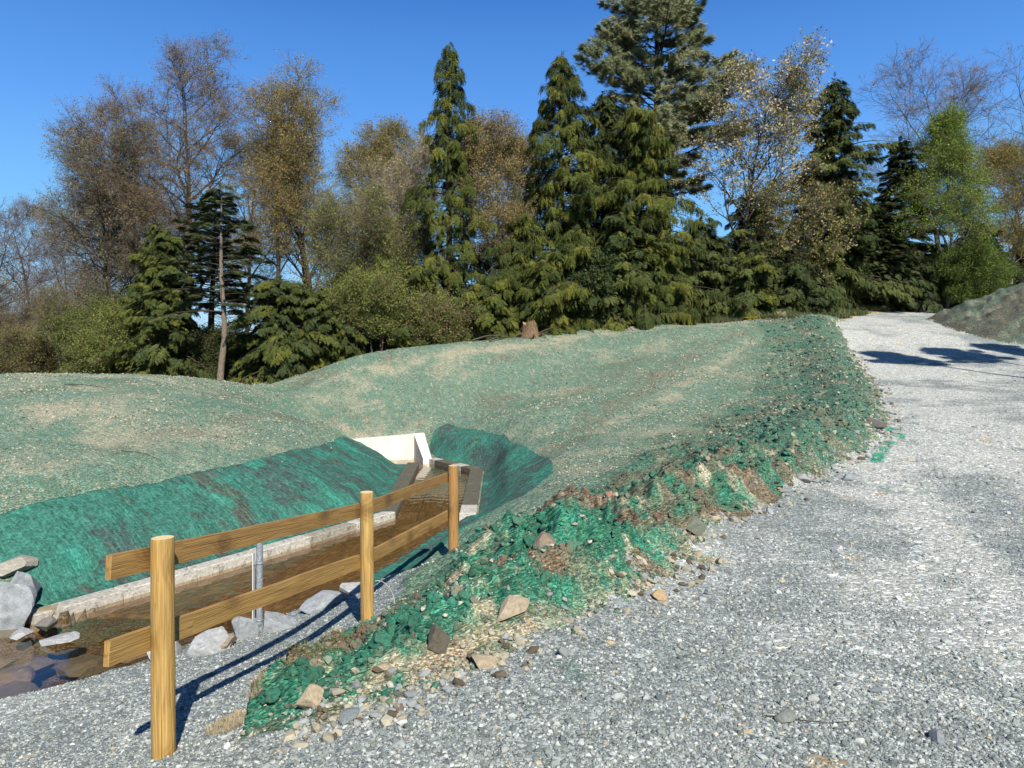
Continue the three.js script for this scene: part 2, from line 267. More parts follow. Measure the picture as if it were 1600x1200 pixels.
// ------------------------------------------------------------------ concrete kerbs, channel bed slabs and headwall
const concMap = dtex(512, 512, (i, j) => { const v = 196 + fbm(i * .05, j * .05, 4, 301) * 70 + h2(i, j, 31) * 26 - (fbm(i * .018, j * .018, 3, 305) > .2 ? 42 : 0); return [v, v * .985, v * .95]; }, true, 1.2, 1.2);
const concBump = dtex(256, 256, (i, j) => { const v = 128 + fbm(i * .12, j * .12, 4, 311) * 120 + h2(i, j, 33) * 40; return [v, v, v]; }, false, 2, 2);
const conc = [.56, .50, .36, .115].map((v, i) => new THREE.MeshStandardMaterial({ color: col(v, v * [.97, .96, .94, .92][i], v * [.90, .88, .80, .66][i]), map: concMap, bumpMap: concBump, bumpScale: .006, roughness: .92 }));
const whiteConc = new THREE.MeshStandardMaterial({ color: col(.70, .67, .62), map: dtex(512, 512, (i, j) => { const v = 226 + fbm(i * .02, j * .008, 4, 331) * 55 + h2(i, j, 39) * 10 - (j % 256 < 3 ? 30 : 0); return [v, v * .985, v * .955].map(t => Math.min(255, t)); }, true, .6, .9), bumpMap: concBump, bumpScale: .003, roughness: .9 });
function hexa(P) { // solid from 4 bottom + 4 top corners [x,y,d], slightly rounded corners left to bump; planar uv in metres
  const f = [[3, 2, 1, 0], [4, 5, 6, 7], [0, 1, 5, 4], [1, 2, 6, 5], [2, 3, 7, 6], [3, 0, 4, 7]], p = [], u = [];
  for (const q of f) {
    const v = q.map(i => V(P[i][0], P[i][1], -P[i][2])), e1 = v[1].clone().sub(v[0]), nn = e1.clone().cross(v[3].clone().sub(v[0])).normalize(), e = e1.normalize(), t = nn.clone().cross(e);
    for (const i of [0, 1, 2, 0, 2, 3]) { p.push(v[i].x, v[i].y, v[i].z); u.push(v[i].dot(e), v[i].dot(t)); }
  }
  const g = new THREE.BufferGeometry(); g.setAttribute('position', new THREE.Float32BufferAttribute(p, 3)); g.setAttribute('uv', new THREE.Float32BufferAttribute(u, 2)); g.computeVertexNormals(); return g;
}
function kerbRun(owner, line, width, blockLen, seed, tones) { // line of blocks; width grows away from the channel (to the left of the line)
  const R = rng(seed);
  for (let s = 0; s < line.length - 1; s++) {
    const [ax, ad] = line[s], [bx, bd] = line[s + 1], L = Math.hypot(bx - ax, bd - ad), n = Math.max(1, Math.round(L / blockLen)), ux = (bx - ax) / L, ud = (bd - ad) / L, wx = -ud * width, wd = ux * width;
    for (let k = 0; k < n; k++) {
      const t0 = L * k / n + .007, t1 = L * (k + 1) / n - .007, j = () => (R() - .5) * .016, up = .115 + j(), j0 = j(), c = .012;
      const q = (t, s2, y) => { const x = ax + ux * t + wx * s2, d = ad + ud * t + wd * s2; return [x, waterY(d) + y, d]; };
      const lo = [q(t0, -.03 + j0, -.3), q(t1, -.03 + j0, -.3), q(t1, 1, -.3), q(t0, 1, -.3)], hi = [q(t0, -.03 + j0, up - c), q(t1, -.03 + j0, up - c), q(t1, 1, up - c), q(t0, 1, up - c)];
      const top = [q(t0 + c, .03 + j0, up), q(t1 - c, .03 + j0, up), q(t1 - c, .97, up + j()), q(t0 + c, .97, up)];
      const tone = tones ? tones[Math.floor(R() * tones.length)] : 0;
      const g = mergeGeometries([hexa([...lo, ...hi]), hexa([...hi, ...top])]);
      part('kerb_block', g, conc[tone], owner);
    }
  }
}
{
  const k1 = thing('concrete_kerb', 'long pale concrete kerb along the left side of the water channel', 'kerb', 0, 0, 0);
  kerbRun(k1, [[-5.15, 8.1], [-2.07, 13.4]], .21, .95, 7, [0, 0, 1, 2]);
  const k2 = thing('concrete_kerb', 'short weathered kerb where the channel bends back toward the white headwall', 'kerb', 0, 0, 0);
  kerbRun(k2, [[-2.07, 13.41], [-2.35, 19.1]], .29, .95, 8, [3, 2, 3, 3]);
  const k3 = thing('concrete_kerb', 'dark wet kerb on the right side of the channel behind the far fence post', 'kerb', 0, 0, 0);
  kerbRun(k3, [[-.99, 18.12], [-.93, 14.0]], .29, .95, 9, [3]); kerbRun(k3, [[-.93, 13.99], [-.92, 13.3]], .29, .95, 19, [0]);
  const k4 = thing('concrete_kerb', 'row of short kerb stones between the white headwall and the channel corner', 'kerb', 0, 0, 0);
  kerbRun(k4, [[-2.25, 19.92], [-1.0, 18.14]], .27, .42, 10, [3, 0, 3, 1]);
  // paving slabs under the water, joints open
  const bed = thing('channel_bed', 'brown stained paving slabs under shallow water in the channel', 'paving', 0, 0, 0);
  const bedMap = dtex(512, 512, (i, j) => { const v = 150 + fbm(i * .02, j * .06, 4, 321) * 130 + h2(i, j, 37) * 30; return [v, v * .97, v * .92]; }, true, .8, .8);
  const bm = [[.32, .205, .10], [.27, .175, .085], [.35, .24, .13]].map(c => new THREE.MeshStandardMaterial({ color: col(...c), map: bedMap, bumpMap: concBump, bumpScale: .004, roughness: .9 }));
  const L = [[-4.9, 8.6], [-2.09, 13.4], [-2.36, 19.0]], Rr = [[-2.4, 8.5], [-.9, 13.3], [-.97, 18.1]], R = rng(77);
  const at = (P, t) => { const k = Math.min(P.length - 2, Math.floor(t)), f = t - k; return [lerp(P[k][0], P[k + 1][0], f), lerp(P[k][1], P[k + 1][1], f)]; };
  const rows = 16, cols = 3;
  for (let r = 0; r < rows; r++) for (let c = 0; c < cols; c++) {
    const q = (t, s, y) => { const a = at(L, 2 * t / rows), b = at(Rr, 2 * t / rows), x = lerp(a[0], b[0], s / cols), d = lerp(a[1], b[1], s / cols); return [x, waterY(d) + y, d]; };
    const up = -.042 + (R() - .5) * .012, e = .022, f = .016;
    part('slab', hexa([q(r + e, c + f, -.12), q(r + 1 - e, c + f, -.12), q(r + 1 - e, c + 1 - f, -.12), q(r + e, c + 1 - f, -.12), q(r + e, c + f, up), q(r + 1 - e, c + f, up), q(r + 1 - e, c + 1 - f, up), q(r + e, c + 1 - f, up)]), bm[Math.floor(R() * 3)], bed);
  }
  const hw = thing('culvert_headwall', 'white concrete headwall with a sloping wing at the head of the channel', 'headwall', 0, 0, 0);
  part('wall', hexa([[-4.75, -1.1, 20.8], [-2.68, -1.1, 20.9], [-2.68, -1.1, 21.1], [-4.75, -1.1, 21.0], [-4.75, -.43, 20.8], [-2.68, -.255, 20.9], [-2.68, -.255, 21.1], [-4.75, -.43, 21.0]]), whiteConc, hw);
  part('wing_wall', hexa([[-2.72, -1.1, 20.95], [-2.32, -1.1, 19.75], [-2.1, -1.1, 19.8], [-2.45, -1.1, 21.1], [-2.72, -.245, 20.95], [-2.32, -.80, 19.75], [-2.1, -.80, 19.8], [-2.45, -.245, 21.1]]), whiteConc, hw);
  part('wing_wall', hexa([[-4.9, -1.1, 20.9], [-4.7, -1.1, 20.9], [-2.95, -1.1, 19.35], [-3.1, -1.1, 19.3], [-4.9, -.45, 20.9], [-4.7, -.45, 20.9], [-2.95, -.88, 19.35], [-3.1, -.88, 19.3]]), whiteConc, hw);
  part('apron', hexa([[-4.4, -1.15, 20.7], [-2.35, -1.15, 19.2], [-2.2, -1.15, 19.9], [-2.7, -1.15, 20.85], [-4.4, -.965, 20.7], [-2.35, -.965, 19.2], [-2.2, -.965, 19.9], [-2.7, -.965, 20.85]]), conc[2], hw);
}

// ------------------------------------------------------------------ green erosion mats on the channel sides
const matMap = dtex(1024, 1024, (i, j) => { const u = i / 1024, v = j / 1024, w = Math.abs(u - .5) * 2; // weave of fibres, streaked along v
  const s = N.noise(u * 160, v * 16, 3.1) * .5 + N.noise(u * 64, v * 7, 8.2) * .6 + N.noise(u * 320, v * 60, 1.4) * .4; const b = 165 + s * 52 + N.noise(u * 48, v * 48, 5.5) * 40 + N.noise(u * 130, v * 130, 2.5) * 38 + (h2(i, j, 55) - .5) * 70; return [b, b, b].map(t => Math.max(30, Math.min(255, t))); }, true);
const matMaterial = new THREE.MeshPhysicalMaterial({ specularIntensity: .15, map: matMap, bumpMap: matMap, bumpScale: .018, roughness: 1, vertexColors: true });
function makeMat(name, label, foot, top, nu, nv, seed, slant) {
  const lens = P => { const l = [0]; for (let i = 1; i < P.length; i++) l.push(l[i - 1] + Math.hypot(P[i][0] - P[i - 1][0], P[i][1] - P[i - 1][1])); return l; };
  const at = (P, l, t) => { const s = t * l[l.length - 1]; let k = 0; while (k < P.length - 2 && l[k + 1] < s) k++; const f = (s - l[k]) / (l[k + 1] - l[k]); return [lerp(P[k][0], P[k + 1][0], f), lerp(P[k][1], P[k + 1][1], f)]; };
  const lf = lens(foot), lt = lens(top), p = [], c = [], u = [], idx = [], len = Math.max(lf.at(-1), lt.at(-1));
  for (let i = 0; i <= nu; i++) for (let j = 0; j <= nv; j++) {
    const t = i / nu, s = j / nv, a = at(foot, lf, t), b = at(top, lt, t);
    const jag = s > .9 ? fbm(t * 30, seed, 3, 401) * .10 : 0, x = lerp(a[0], b[0], s) + jag * .5, d = lerp(a[1], b[1], s) + jag;
    const rim = i === 0 || j === 0 || i === nu || j === nv;
    const wr = fbm(x * 1.5 + seed, d * 1.5, 3, 403) * .014 + fbm(x * 7, d * 7, 3, 405) * .012;
    p.push(x, ground(x, d) + .010 + Math.max(-.004, wr * sst(0, .1, s)) - (rim ? .05 : 0), -d);
    u.push((t * len + s * slant) / 2.2, s * 2.2 / 2.2);
    const g1 = fbm(x * .9 + s * 2, d * .9 - s, 5, seed) * 1.25, g2 = fbm(t * len * 3.2 + s * slant * 3, s * 1.3, 3, seed + 5), g3 = fbm(x * 7, d * 7, 3, seed + 9);
    let k = mix3([.046, .160, .120], [.058, .100, .088], sst(-.22, .3, g1 + g2 * .45 + g3 * .8));
    k = mix3(k, [.085, .080, .064], sst(.1, .36, fbm(t * len * 2.2 + s * slant * 2.2 + 7, s * 1.1, 3, seed + 13) + g3 * .3) * .75);
    k = mix3(k, [.045, .23, .165], sst(.06, .34, fbm(x * 2 + 5, d * 2, 3, seed + 17) + g2 * .4) * .8);
    c.push(...k.map(v => v * 2.3));
  }
  for (let i = 0; i < nu; i++) for (let j = 0; j < nv; j++) { const a = i * (nv + 1) + j, b = a + nv + 1; idx.push(a, b, a + 1, b, b + 1, a + 1); }
  const g = new THREE.BufferGeometry(); g.setAttribute('position', new THREE.Float32BufferAttribute(p, 3)); g.setAttribute('uv', new THREE.Float32BufferAttribute(u, 2)); g.setAttribute('color', new THREE.Float32BufferAttribute(c, 3)); g.setIndex(idx); g.computeVertexNormals();
  const m = shadowed(new THREE.Mesh(g, matMaterial)); m.name = nm(name); scene.add(m); return tag(m, label, 'erosion mat');
}
makeMat('erosion_mat', 'bright green erosion mat on the slope left of the channel', [[-5.27, 8.5], [-2.27, 13.52], [-2.63, 19.1]], [[-6.75, 9.0], [-6.3, 9.7], [-5.39, 11.2], [-4.55, 13.2], [-4.25, 16], [-4.15, 18.7]], 260, 60, 3.3, -.4);
makeMat('erosion_mat', 'dark green erosion mat on the slope right of the channel behind the fence', [[-2.12, 8.95], [-.86, 13.2], [-.62, 13.4], [-.67, 18.25], [-1.95, 20.1], [-2.36, 21.3]], [[-1.62, 8.95], [-1.02, 10.05], [-.42, 11.0], [.74, 13.0], [.75, 15], [.3, 17], [-.2, 18.9], [-1.85, 22.1]], 260, 60, 8.1, .1);

// ------------------------------------------------------------------ timber fence
const woodMap = dtex(512, 1024, (i, j) => { const u = i / 512, v = j / 1024;
  let g = 0; for (const [kx, ky] of [[.25, .2], [.68, .62], [.42, .87]]) { const dx = (u - kx) * 2.2, dy = (v - ky) * 9, r = Math.hypot(dx, dy); g += Math.exp(-r * r * 6) * 1.2; }
  const w = u * 26 + fbm(u * 3, v * 1.6, 3, 501) * 9 + g * 6, ring = .5 + .5 * Math.sin(w * 2.1), fine = fbm(u * 90, v * 5, 3, 503), b = 208 - ring * 13 + fine * 60 - g * 45 - (fbm(u * 70, v * 1.6, 2, 507) > .33 ? 75 : 0) - (fbm(u * 200, v * 9, 2, 509) > .36 ? 40 : 0) + fbm(u * 5, v * 4, 3, 511) * 34;
  return [b + 8, b - 6 - ring * 5, b - 26 - ring * 10].map(t => Math.max(20, Math.min(255, t))); }, true);
const woodBump = dtex(256, 512, (i, j) => { const v = 130 + fbm(i * .35, j * .02, 3, 521) * 150; return [v, v, v]; });
const postMats = [[.50, .362, .130], [.52, .385, .145], [.40, .255, .095]].map(c => new THREE.MeshStandardMaterial({ color: col(...c), map: woodMap, bumpMap: woodBump, bumpScale: .006, roughness: .72 }));
const railMats = [[.40, .265, .092], [.34, .225, .08], [.45, .315, .112], [.40, .28, .10]].map((c) => new THREE.MeshStandardMaterial({ color: col(...c), map: woodMap, bumpMap: woodBump, bumpScale: .005, roughness: .75 }));
const endGrain = new THREE.MeshStandardMaterial({ color: col(.74, .60, .36), map: dtex(128, 128, (i, j) => { const r = Math.hypot(i - 58, j - 70), v = 205 + Math.sin(r * .75) * 26 + h2(i, j, 71) * 24; return [v, v * .97, v * .9]; }, true), roughness: .9 });
const steel = new THREE.MeshStandardMaterial({ color: col(.46, .49, .53), metalness: .35, roughness: .45, map: dtex(128, 128, (i, j) => { const v = 200 + fbm(i * .07, j * .07, 4, 601) * 110; return [v, v, v]; }, true, 2, 6) });
function postGeo(r, h, seed) { // lathe turned, slightly oval and uneven, chamfered head
  const prof = [[r * .99, -.35], [r, 0], [r * .995, h * .3], [r * 1.005, h * .6], [r * .985, h - .02], [r * .93, h - .003]].map(p => new THREE.Vector2(...p));
  const g = new THREE.LatheGeometry(prof, 36), a = g.attributes.position, u = g.attributes.uv;
  for (let i = 0; i < a.count; i++) { const x = a.getX(i), y = a.getY(i), z = a.getZ(i), f = 1 + n2(x / r * .8 + seed, z / r * .8, y * 1.2) * .06; a.setXYZ(i, x * f + n2(y * .9, seed, 3) * .008, y, z * f); u.setXY(i, u.getX(i) * .75 + seed * .21, (y + .35) / 1.6); }
  g.computeVertexNormals(); return g;
}
{
  const P = [[-1.905, 4.1, -.486, 1.2, .062], [-1.32, 6.87, -.70, 1.2, .061], [-.74, 9.49, -.81, 1.2, .063]];
  const dx = P[2][0] - P[0][0], dd = P[2][1] - P[0][1], L = Math.hypot(dx, dd), fx = dx / L, fd = dd / L, lx = -fd, ld = fx; // along, and to the left (water side)
  const fence = thing('timber_fence', 'post and rail timber fence with three round posts and two rails beside the channel', 'fence', P[0][0], P[0][2], -P[0][1]);
  const ox = P[0][0], oy = P[0][2], oz = -P[0][1];
  P.forEach(([x, d, y, h, r], i) => {
    const gy = Math.min(y, ground(x, d));
    const p = part('post', postGeo(r, h + (y - gy), i * 3.1 + 1), postMats[i], fence); p.position.set(x - ox, gy - oy, -d - oz); p.rotation.y = i * 1.3 + .4; p.rotation.z = [-.004, .012, .003][i];
    const cap = new THREE.CircleGeometry(r * .935, 36); cap.rotateX(-Math.PI / 2); const c = part('cut_top', cap, endGrain, p); c.position.set(n2((h) * .9, i * 3.1 + 1, 3) * .008, h + (y - gy) - .003, 0);
    c.rotation.z = .03;
  });
  const rail = (a, b, ha, hb, mat, seed, hgt) => { // a, b: distance along the fence and height of the rail's middle
    const pt = (s, y) => V(P[0][0] + fx * s + lx * .079, y, -(P[0][1] + fd * s + ld * .079));
    const A = pt(a, ha), B = pt(b, hb), len = A.distanceTo(B), g = new THREE.BoxGeometry(.034, hgt, len, 1, 3, 40), q = g.attributes.position, u = g.attributes.uv, nr = g.attributes.normal;
    for (let i = 0; i < q.count; i++) {
      const x = q.getX(i), y = q.getY(i), z = q.getZ(i);
      if (Math.abs(nr.getZ(i)) < .5) u.setXY(i, (y + x) * 2.4 + seed * .37, (z + seed) / 2.1); else u.setXY(i, (x + .02) * 4, (y + .06) * 4);
      q.setXYZ(i, x, y + n2(z * 1.6, seed, y * 4) * .008, z);
    }
    g.computeVertexNormals(); const m = part('rail', g, mat, fence); m.position.copy(A).add(B).multiplyScalar(.5).sub(V(ox, oy, oz)); m.lookAt(B.clone()); 
    m.quaternion.setFromRotationMatrix(new THREE.Matrix4().lookAt(B, A, V(0, 1, 0)));
    return m;
  };
  const s1 = Math.hypot(P[1][0] - P[0][0], P[1][1] - P[0][1]);
  rail(-.30, s1 - .004, .62, .325, railMats[0], 1, .122); rail(s1 + .004, L + .035, .322, .235, railMats[1], 2, .118);
  rail(-.32, s1 - .004, .187, -.142, railMats[2], 3, .125); rail(s1 + .004, L + .035, -.146, -.25, railMats[3], 4, .12);
  // screw heads that hold the rails, two to a crossing, on the water side
  const sc = new THREE.CylinderGeometry(.006, .006, .006, 10); sc.rotateZ(Math.PI / 2);
  for (const [s, y] of [[0, .59], [0, .155], [s1 - .04, .33], [s1 - .04, -.138], [L, .238], [L, -.248]]) for (const k of [-.03, .03]) { const m = part('screw', sc, steel, fence); m.position.set(P[0][0] + fx * s + lx * .098 - ox, y + k - oy, -(P[0][1] + fd * s + ld * .098) - oz); m.rotation.y = Math.atan2(fx, fd); }
}
{ // galvanised tube with a level board clamped to it
  const x = -2.66, d = 7.92, g = thing('gauge_post', 'galvanised steel tube standing in the channel edge behind the fence rails', 'post', x, -1.25, -d);
  part('tube', new THREE.CylinderGeometry(.034, .034, 1.08, 24).translate(0, .54, 0), steel, g);
  part('cap', new THREE.CylinderGeometry(.03, .036, .02, 24).translate(0, 1.09, 0), steel, g);
  part('level_board', new THREE.BoxGeometry(.008, .98, .06).translate(-.062, .44, .0), new THREE.MeshStandardMaterial({ color: col(.50, .50, .48), roughness: .6 }), g);
  for (const y of [.22, .82]) { const c = new THREE.TorusGeometry(.037, .005, 8, 24); c.rotateX(Math.PI / 2); part('clamp', c.translate(0, y, 0), steel, g); part('bracket', new THREE.BoxGeometry(.04, .03, .03).translate(-.044, y, 0), steel, g); }
  g.rotation.z = -.012;
}
{ // loose white wire behind the middle post
  const c = new THREE.CatmullRomCurve3([V(-1.26, -.34, -6.95), V(-1.21, -.36, -7.0), V(-1.15, -.43, -7.05), V(-1.12, -.52, -7.1), V(-1.10, ground(-1.1, 7.1) - .02, -7.1)]);
  const w = shadowed(new THREE.Mesh(new THREE.TubeGeometry(c, 30, .0028, 6), new THREE.MeshStandardMaterial({ color: col(.48, .48, .46), roughness: .6 }))); w.name = nm('wire'); scene.add(w); tag(w, 'thin white wire end curling out of the ground beside the middle fence post', 'wire');
}

// ------------------------------------------------------------------ stones
function rockGeo(seed, detail, cuts, flat, keep = .62) { // a lump cut by random planes: flat faces and sharp arrises
  const R = rng(seed), g0 = new THREE.IcosahedronGeometry(1, detail), P = [];
  for (let i = 0; i < cuts; i++) { const n = V(R() * 2 - 1, R() * 2 - 1, R() * 2 - 1).normalize(); P.push([n, keep + R() * .28]); }
  const a = g0.attributes.position, v = V();
  for (let i = 0; i < a.count; i++) {
    v.fromBufferAttribute(a, i);
    for (const [n, k] of P) { const t = v.dot(n) - k; if (t > 0) v.addScaledVector(n, -t); }
    if (detail > 1) v.multiplyScalar(1 + N.noise(v.x * 3 + seed, v.y * 3, v.z * 3) * .03 + N.noise(v.x * 9 + seed, v.y * 9, v.z * 9) * .012);
    a.setXYZ(i, v.x, v.y * flat, v.z);
  }
  g0.computeVertexNormals(); const nn = g0.attributes.normal, uv = [];
  for (let i = 0; i < a.count; i++) { const x = Math.abs(nn.getX(i)), y = Math.abs(nn.getY(i)), z = Math.abs(nn.getZ(i)); if (x > y && x > z) uv.push(a.getZ(i) * .5, a.getY(i) * .5); else if (y > z) uv.push(a.getX(i) * .5 + .3, a.getZ(i) * .5); else uv.push(a.getX(i) * .5, a.getY(i) * .5 + .4); }
  g0.setAttribute('uv', new THREE.Float32BufferAttribute(uv, 2));
  return detail > 1 ? toCreasedNormals(g0, .3) : g0;
}
const rockMap = dtex(512, 512, (i, j) => { const v = 182 + fbm(i * .02, j * .02, 5, 701) * 58 + fbm(i * .12, j * .12, 3, 707) * 34 + (h2(i, j, 73) - .5) * 44 + (Math.abs(n2(i * .012 + 5, j * .02, 705)) < .008 ? 30 : 0); return [v, v, v * 1.0].map(t => Math.max(0, Math.min(255, t))); }, true);
const rockMat = c => new THREE.MeshStandardMaterial({ color: col(...c), map: rockMap, bumpMap: rockMap, bumpScale: .006, roughness: .93 });
const GREYROCK = rockMat([.42, .45, .465]), PALEROCK = rockMat([.56, .57, .56]), CREAMROCK = rockMat([.62, .50, .33]), BROWNROCK = rockMat([.20, .17, .12]), SLATEROCK = rockMat([.38, .42, .42]), SUNK = rockMat([.26, .23, .185]);
let rockSeed = 900;
function rock(name, label, cat, x, d, sx, sy, sz, mat, turn, sink = .35, tilt = 0, group, yAt) {
  const m = shadowed(new THREE.Mesh(rockGeo(rockSeed += 7, Math.max(sx, sz) > .07 ? 9 : 4, 12, 1, .46), mat)); m.name = nm(name);
  m.scale.set(sx, sy, sz); m.rotation.set(tilt, turn, tilt * .6); m.position.set(x, (yAt ?? ground(x, d)) + sy * (1 - sink * 2) * .7, -d); scene.add(m); return tag(m, label, cat, group);
}
rock('boulder', 'largest grey boulder at the left edge beside the pool', 'boulder', -5.62, 8.05, .50, .44, .42, GREYROCK, .5, .25, .3);
rock('boulder', 'grey pointed boulder leaning against the end of the left kerb', 'boulder', -5.52, 8.55, .25, .31, .24, GREYROCK, 2.0, .25, -.3);
rock('boulder', 'pale boulder at the left frame edge behind the largest grey boulder', 'boulder', -6.2, 8.4, .36, .30, .34, PALEROCK, 1.1, .3, .2);
rock('boulder', 'flat sandy boulder lying against the foot of the left mat', 'boulder', -5.85, 8.82, .34, .11, .24, rockMat([.50, .46, .37]), .7, .3, .1);
rock('rock', 'tan block wedged between the pointed boulder and the kerb end', 'rock', -5.14, 8.28, .15, .16, .13, rockMat([.44, .36, .22]), .3, .3, .2);
rock('rock', 'pale flat rock breaking the water below the kerb end', 'rock', -4.55, 7.55, .24, .06, .15, PALEROCK, .2, .0, .08, undefined, -1.15);
rock('rock', 'small white rock in the pool nearest the left boulders', 'rock', -5.05, 7.72, .16, .05, .1, PALEROCK, 1.3, .0, .1, undefined, -1.15);
rock('rock', 'mossy brown rock in the water below the tan block', 'rock', -4.92, 7.95, .2, .09, .12, rockMat([.34, .31, .26]), 2.2, .1, -.1, undefined, -1.15);
rock('rock', 'thin white stone tip just above the pool surface at the far left', 'rock', -5.35, 7.15, .14, .045, .1, PALEROCK, .9, .05, .1, undefined, -1.16);
rock('boulder', 'pale grey boulder at the water edge just right of the near post', 'boulder', -2.82, 7.0, .25, .19, .19, PALEROCK, .2, .28, .1);
rock('boulder', 'sharp grey boulder at the water edge left of the steel tube', 'boulder', -2.62, 7.35, .2, .18, .17, GREYROCK, 1.5, .25, .2);
rock('boulder', 'low grey boulder at the foot of the steel tube', 'boulder', -2.38, 7.55, .26, .17, .2, GREYROCK, 2.6, .3, .1);
rock('boulder', 'long grey boulder right of the steel tube below the lower rail', 'boulder', -2.1, 8.15, .3, .14, .2, GREYROCK, .45, .32, .1);
rock('boulder', 'pale wedge boulder at the edge of the right mat left of the middle post', 'boulder', -1.78, 8.75, .34, .17, .22, PALEROCK, .6, .25, -.15);
rock('rock', 'small tan rock between the two pale boulders at the water edge', 'rock', -2.68, 7.02, .13, .1, .1, rockMat([.45, .35, .25]), .8, .3);
rock('rock', 'white rounded rock at the water edge behind the near post', 'rock', -3.25, 7.0, .22, .14, .16, PALEROCK, 2.9, .35);
// stones around the spoil bank
rock('stone', 'cream pyramid shaped stone lying on gravel below the green spoil', 'stone', -1.09, 4.06, .085, .085, .07, CREAMROCK, .4, .2, .15);
rock('stone', 'flat grey stone set in gravel in front of the cream pyramid stone', 'stone', -.84, 3.82, .085, .04, .06, SLATEROCK, 1.2, .15, .25);
rock('stone', 'cream and brown slab leaning on the spoil toe', 'stone', -.02, 4.66, .145, .07, .085, rockMat([.58, .47, .32]), .5, .1, .45);
rock('stone', 'dark brown clod at the broken spoil toe', 'stone', -.42, 4.36, .10, .10, .085, BROWNROCK, 1.9, .2, .2);
rock('stone', 'cream block at the right end of the crumbled spoil toe', 'stone', -.16, 4.2, .11, .055, .07, CREAMROCK, 2.5, .15, .2);
rock('stone', 'thin cream stone in front of the spoil toe', 'stone', -.72, 4.22, .085, .03, .05, CREAMROCK, .2, .1, .05);
rock('stone', 'tan lump lodged in the green spoil above the leaning slab', 'stone', .27, 5.95, .135, .10, .11, rockMat([.36, .28, .19]), .7, .25);
rock('stone', 'large rounded greenish clod low on the spoil bank near the track', 'stone', 1.68, 6.95, .155, .12, .13, rockMat([.27, .30, .21]), 2.0, .2);
rock('stone', 'orange tan stone alone on the gravel near the spoil edge', 'stone', 1.05, 5.3, .075, .045, .055, rockMat([.68, .47, .26]), .3, .2);
rock('stone', 'white stone alone in the middle of the gravel track', 'stone', 2.81, 6.5, .075, .045, .055, rockMat([.78, .78, .76]), 1.0, .2);
rock('stone', 'yellow stone of the pair at the foot of the spoil bank', 'stone', 1.72, 6.2, .065, .04, .05, rockMat([.66, .52, .30]), .8, .2);
rock('stone', 'cream stone of the pair at the foot of the spoil bank', 'stone', 1.56, 6.32, .06, .045, .05, CREAMROCK, 1.8, .2);
rock('stone', 'dark flat slab tilted at the outer bend of the spoil bank', 'stone', 6.25, 13.0, .26, .08, .14, rockMat([.16, .15, .13]), 2.6, .1, .35);
rock('stone', 'grey block on the gravel beside the green sprayed strip', 'stone', 4.2, 9.4, .12, .06, .08, GREYROCK, .6, .2);
rock('stone', 'pale grey stone on the track verge left of the bend', 'stone', 3.55, 9.2, .11, .07, .09, PALEROCK, 2.3, .2);
rock('stone', 'long dark stone lying on gravel at lower right', 'stone', 1.82, 3.72, .058, .018, .02, SLATEROCK, .25, .1);
rock('stone', 'white pebble in gravel left of the long dark stone', 'stone', 1.46, 3.62, .036, .02, .026, rockMat([.82, .80, .74]), .3, .15);
rock('stone', 'rounded grey cobble at the bottom edge lower right', 'stone', 1.84, 3.24, .045, .036, .04, GREYROCK, .8, .25);
rock('stone', 'flat olive stone at the bottom edge right of centre', 'stone', 1.24, 3.42, .07, .03, .055, rockMat([.40, .42, .36]), 1.2, .2);
{ // flat stones lying on the bottom of the pool
  const R = rng(4242);
  const spots = [[-4.35, 6.6, .42], [-4.9, 6.45, .5], [-3.9, 6.95, .36], [-4.75, 7.15, .42], [-5.5, 6.8, .5], [-4.2, 7.3, .3], [-5.2, 7.35, .34], [-3.5, 7.2, .3], [-4.5, 6.2, .35], [-5.4, 6.1, .45], [-3.75, 7.45, .26], [-6, 6.4, .5], [-4.05, 6.6, .24], [-4.62, 6.85, .26], [-5.05, 6.9, .28]];
  const tone = [SUNK, rockMat([.31, .26, .20]), rockMat([.20, .185, .155])];
  spots.forEach(([x, d, r], i) => rock('submerged_slab', 'dark flat stone slab lying under the clear water of the pool', 'stone', x, d, r, .09 + R() * .04, r * (.55 + R() * .25), tone[i % 3], R() * 3, .2, (R() - .5) * .16, 'flat stones on the pool bottom', -1.36 + R() * .06));
}
function scatter(name, geos, mats, count, seed, place, label, cat) { // uncountable small stones: one object of kind stuff per batch
  const R = rng(seed), list = geos.map(() => []), M = new THREE.Matrix4(), Q = new THREE.Quaternion(), E = new THREE.Euler();
  for (let i = 0; i < count; i++) { const r = place(R); if (r) list[Math.floor(R() * geos.length)].push(r); }
  geos.forEach((g, k) => {
    if (!list[k].length) return;
    const m = shadowed(new THREE.InstancedMesh(g, mats, list[k].length)); m.name = nm(name); m.userData.kind = 'stuff'; tag(m, label, cat);
    list[k].forEach(([x, y, d, s, fl, c], i) => { E.set((R() - .5) * .8, R() * 6.28, (R() - .5) * .8); M.compose(V(x, y, -d), Q.setFromEuler(E), V(s * (.8 + R() * .5), s * fl, s * (.6 + R() * .4))); m.setMatrixAt(i, M); m.setColorAt(i, col(...c)); });
    scene.add(m);
  });
}
const chips = [0, 1, 2, 3].map(i => rockGeo(50 + i * 13, 0, 7, 1, .5)); chips.forEach(g => g.computeVertexNormals());
const chipMat = new THREE.MeshPhysicalMaterial({ roughness: 1, specularIntensity: .2 });
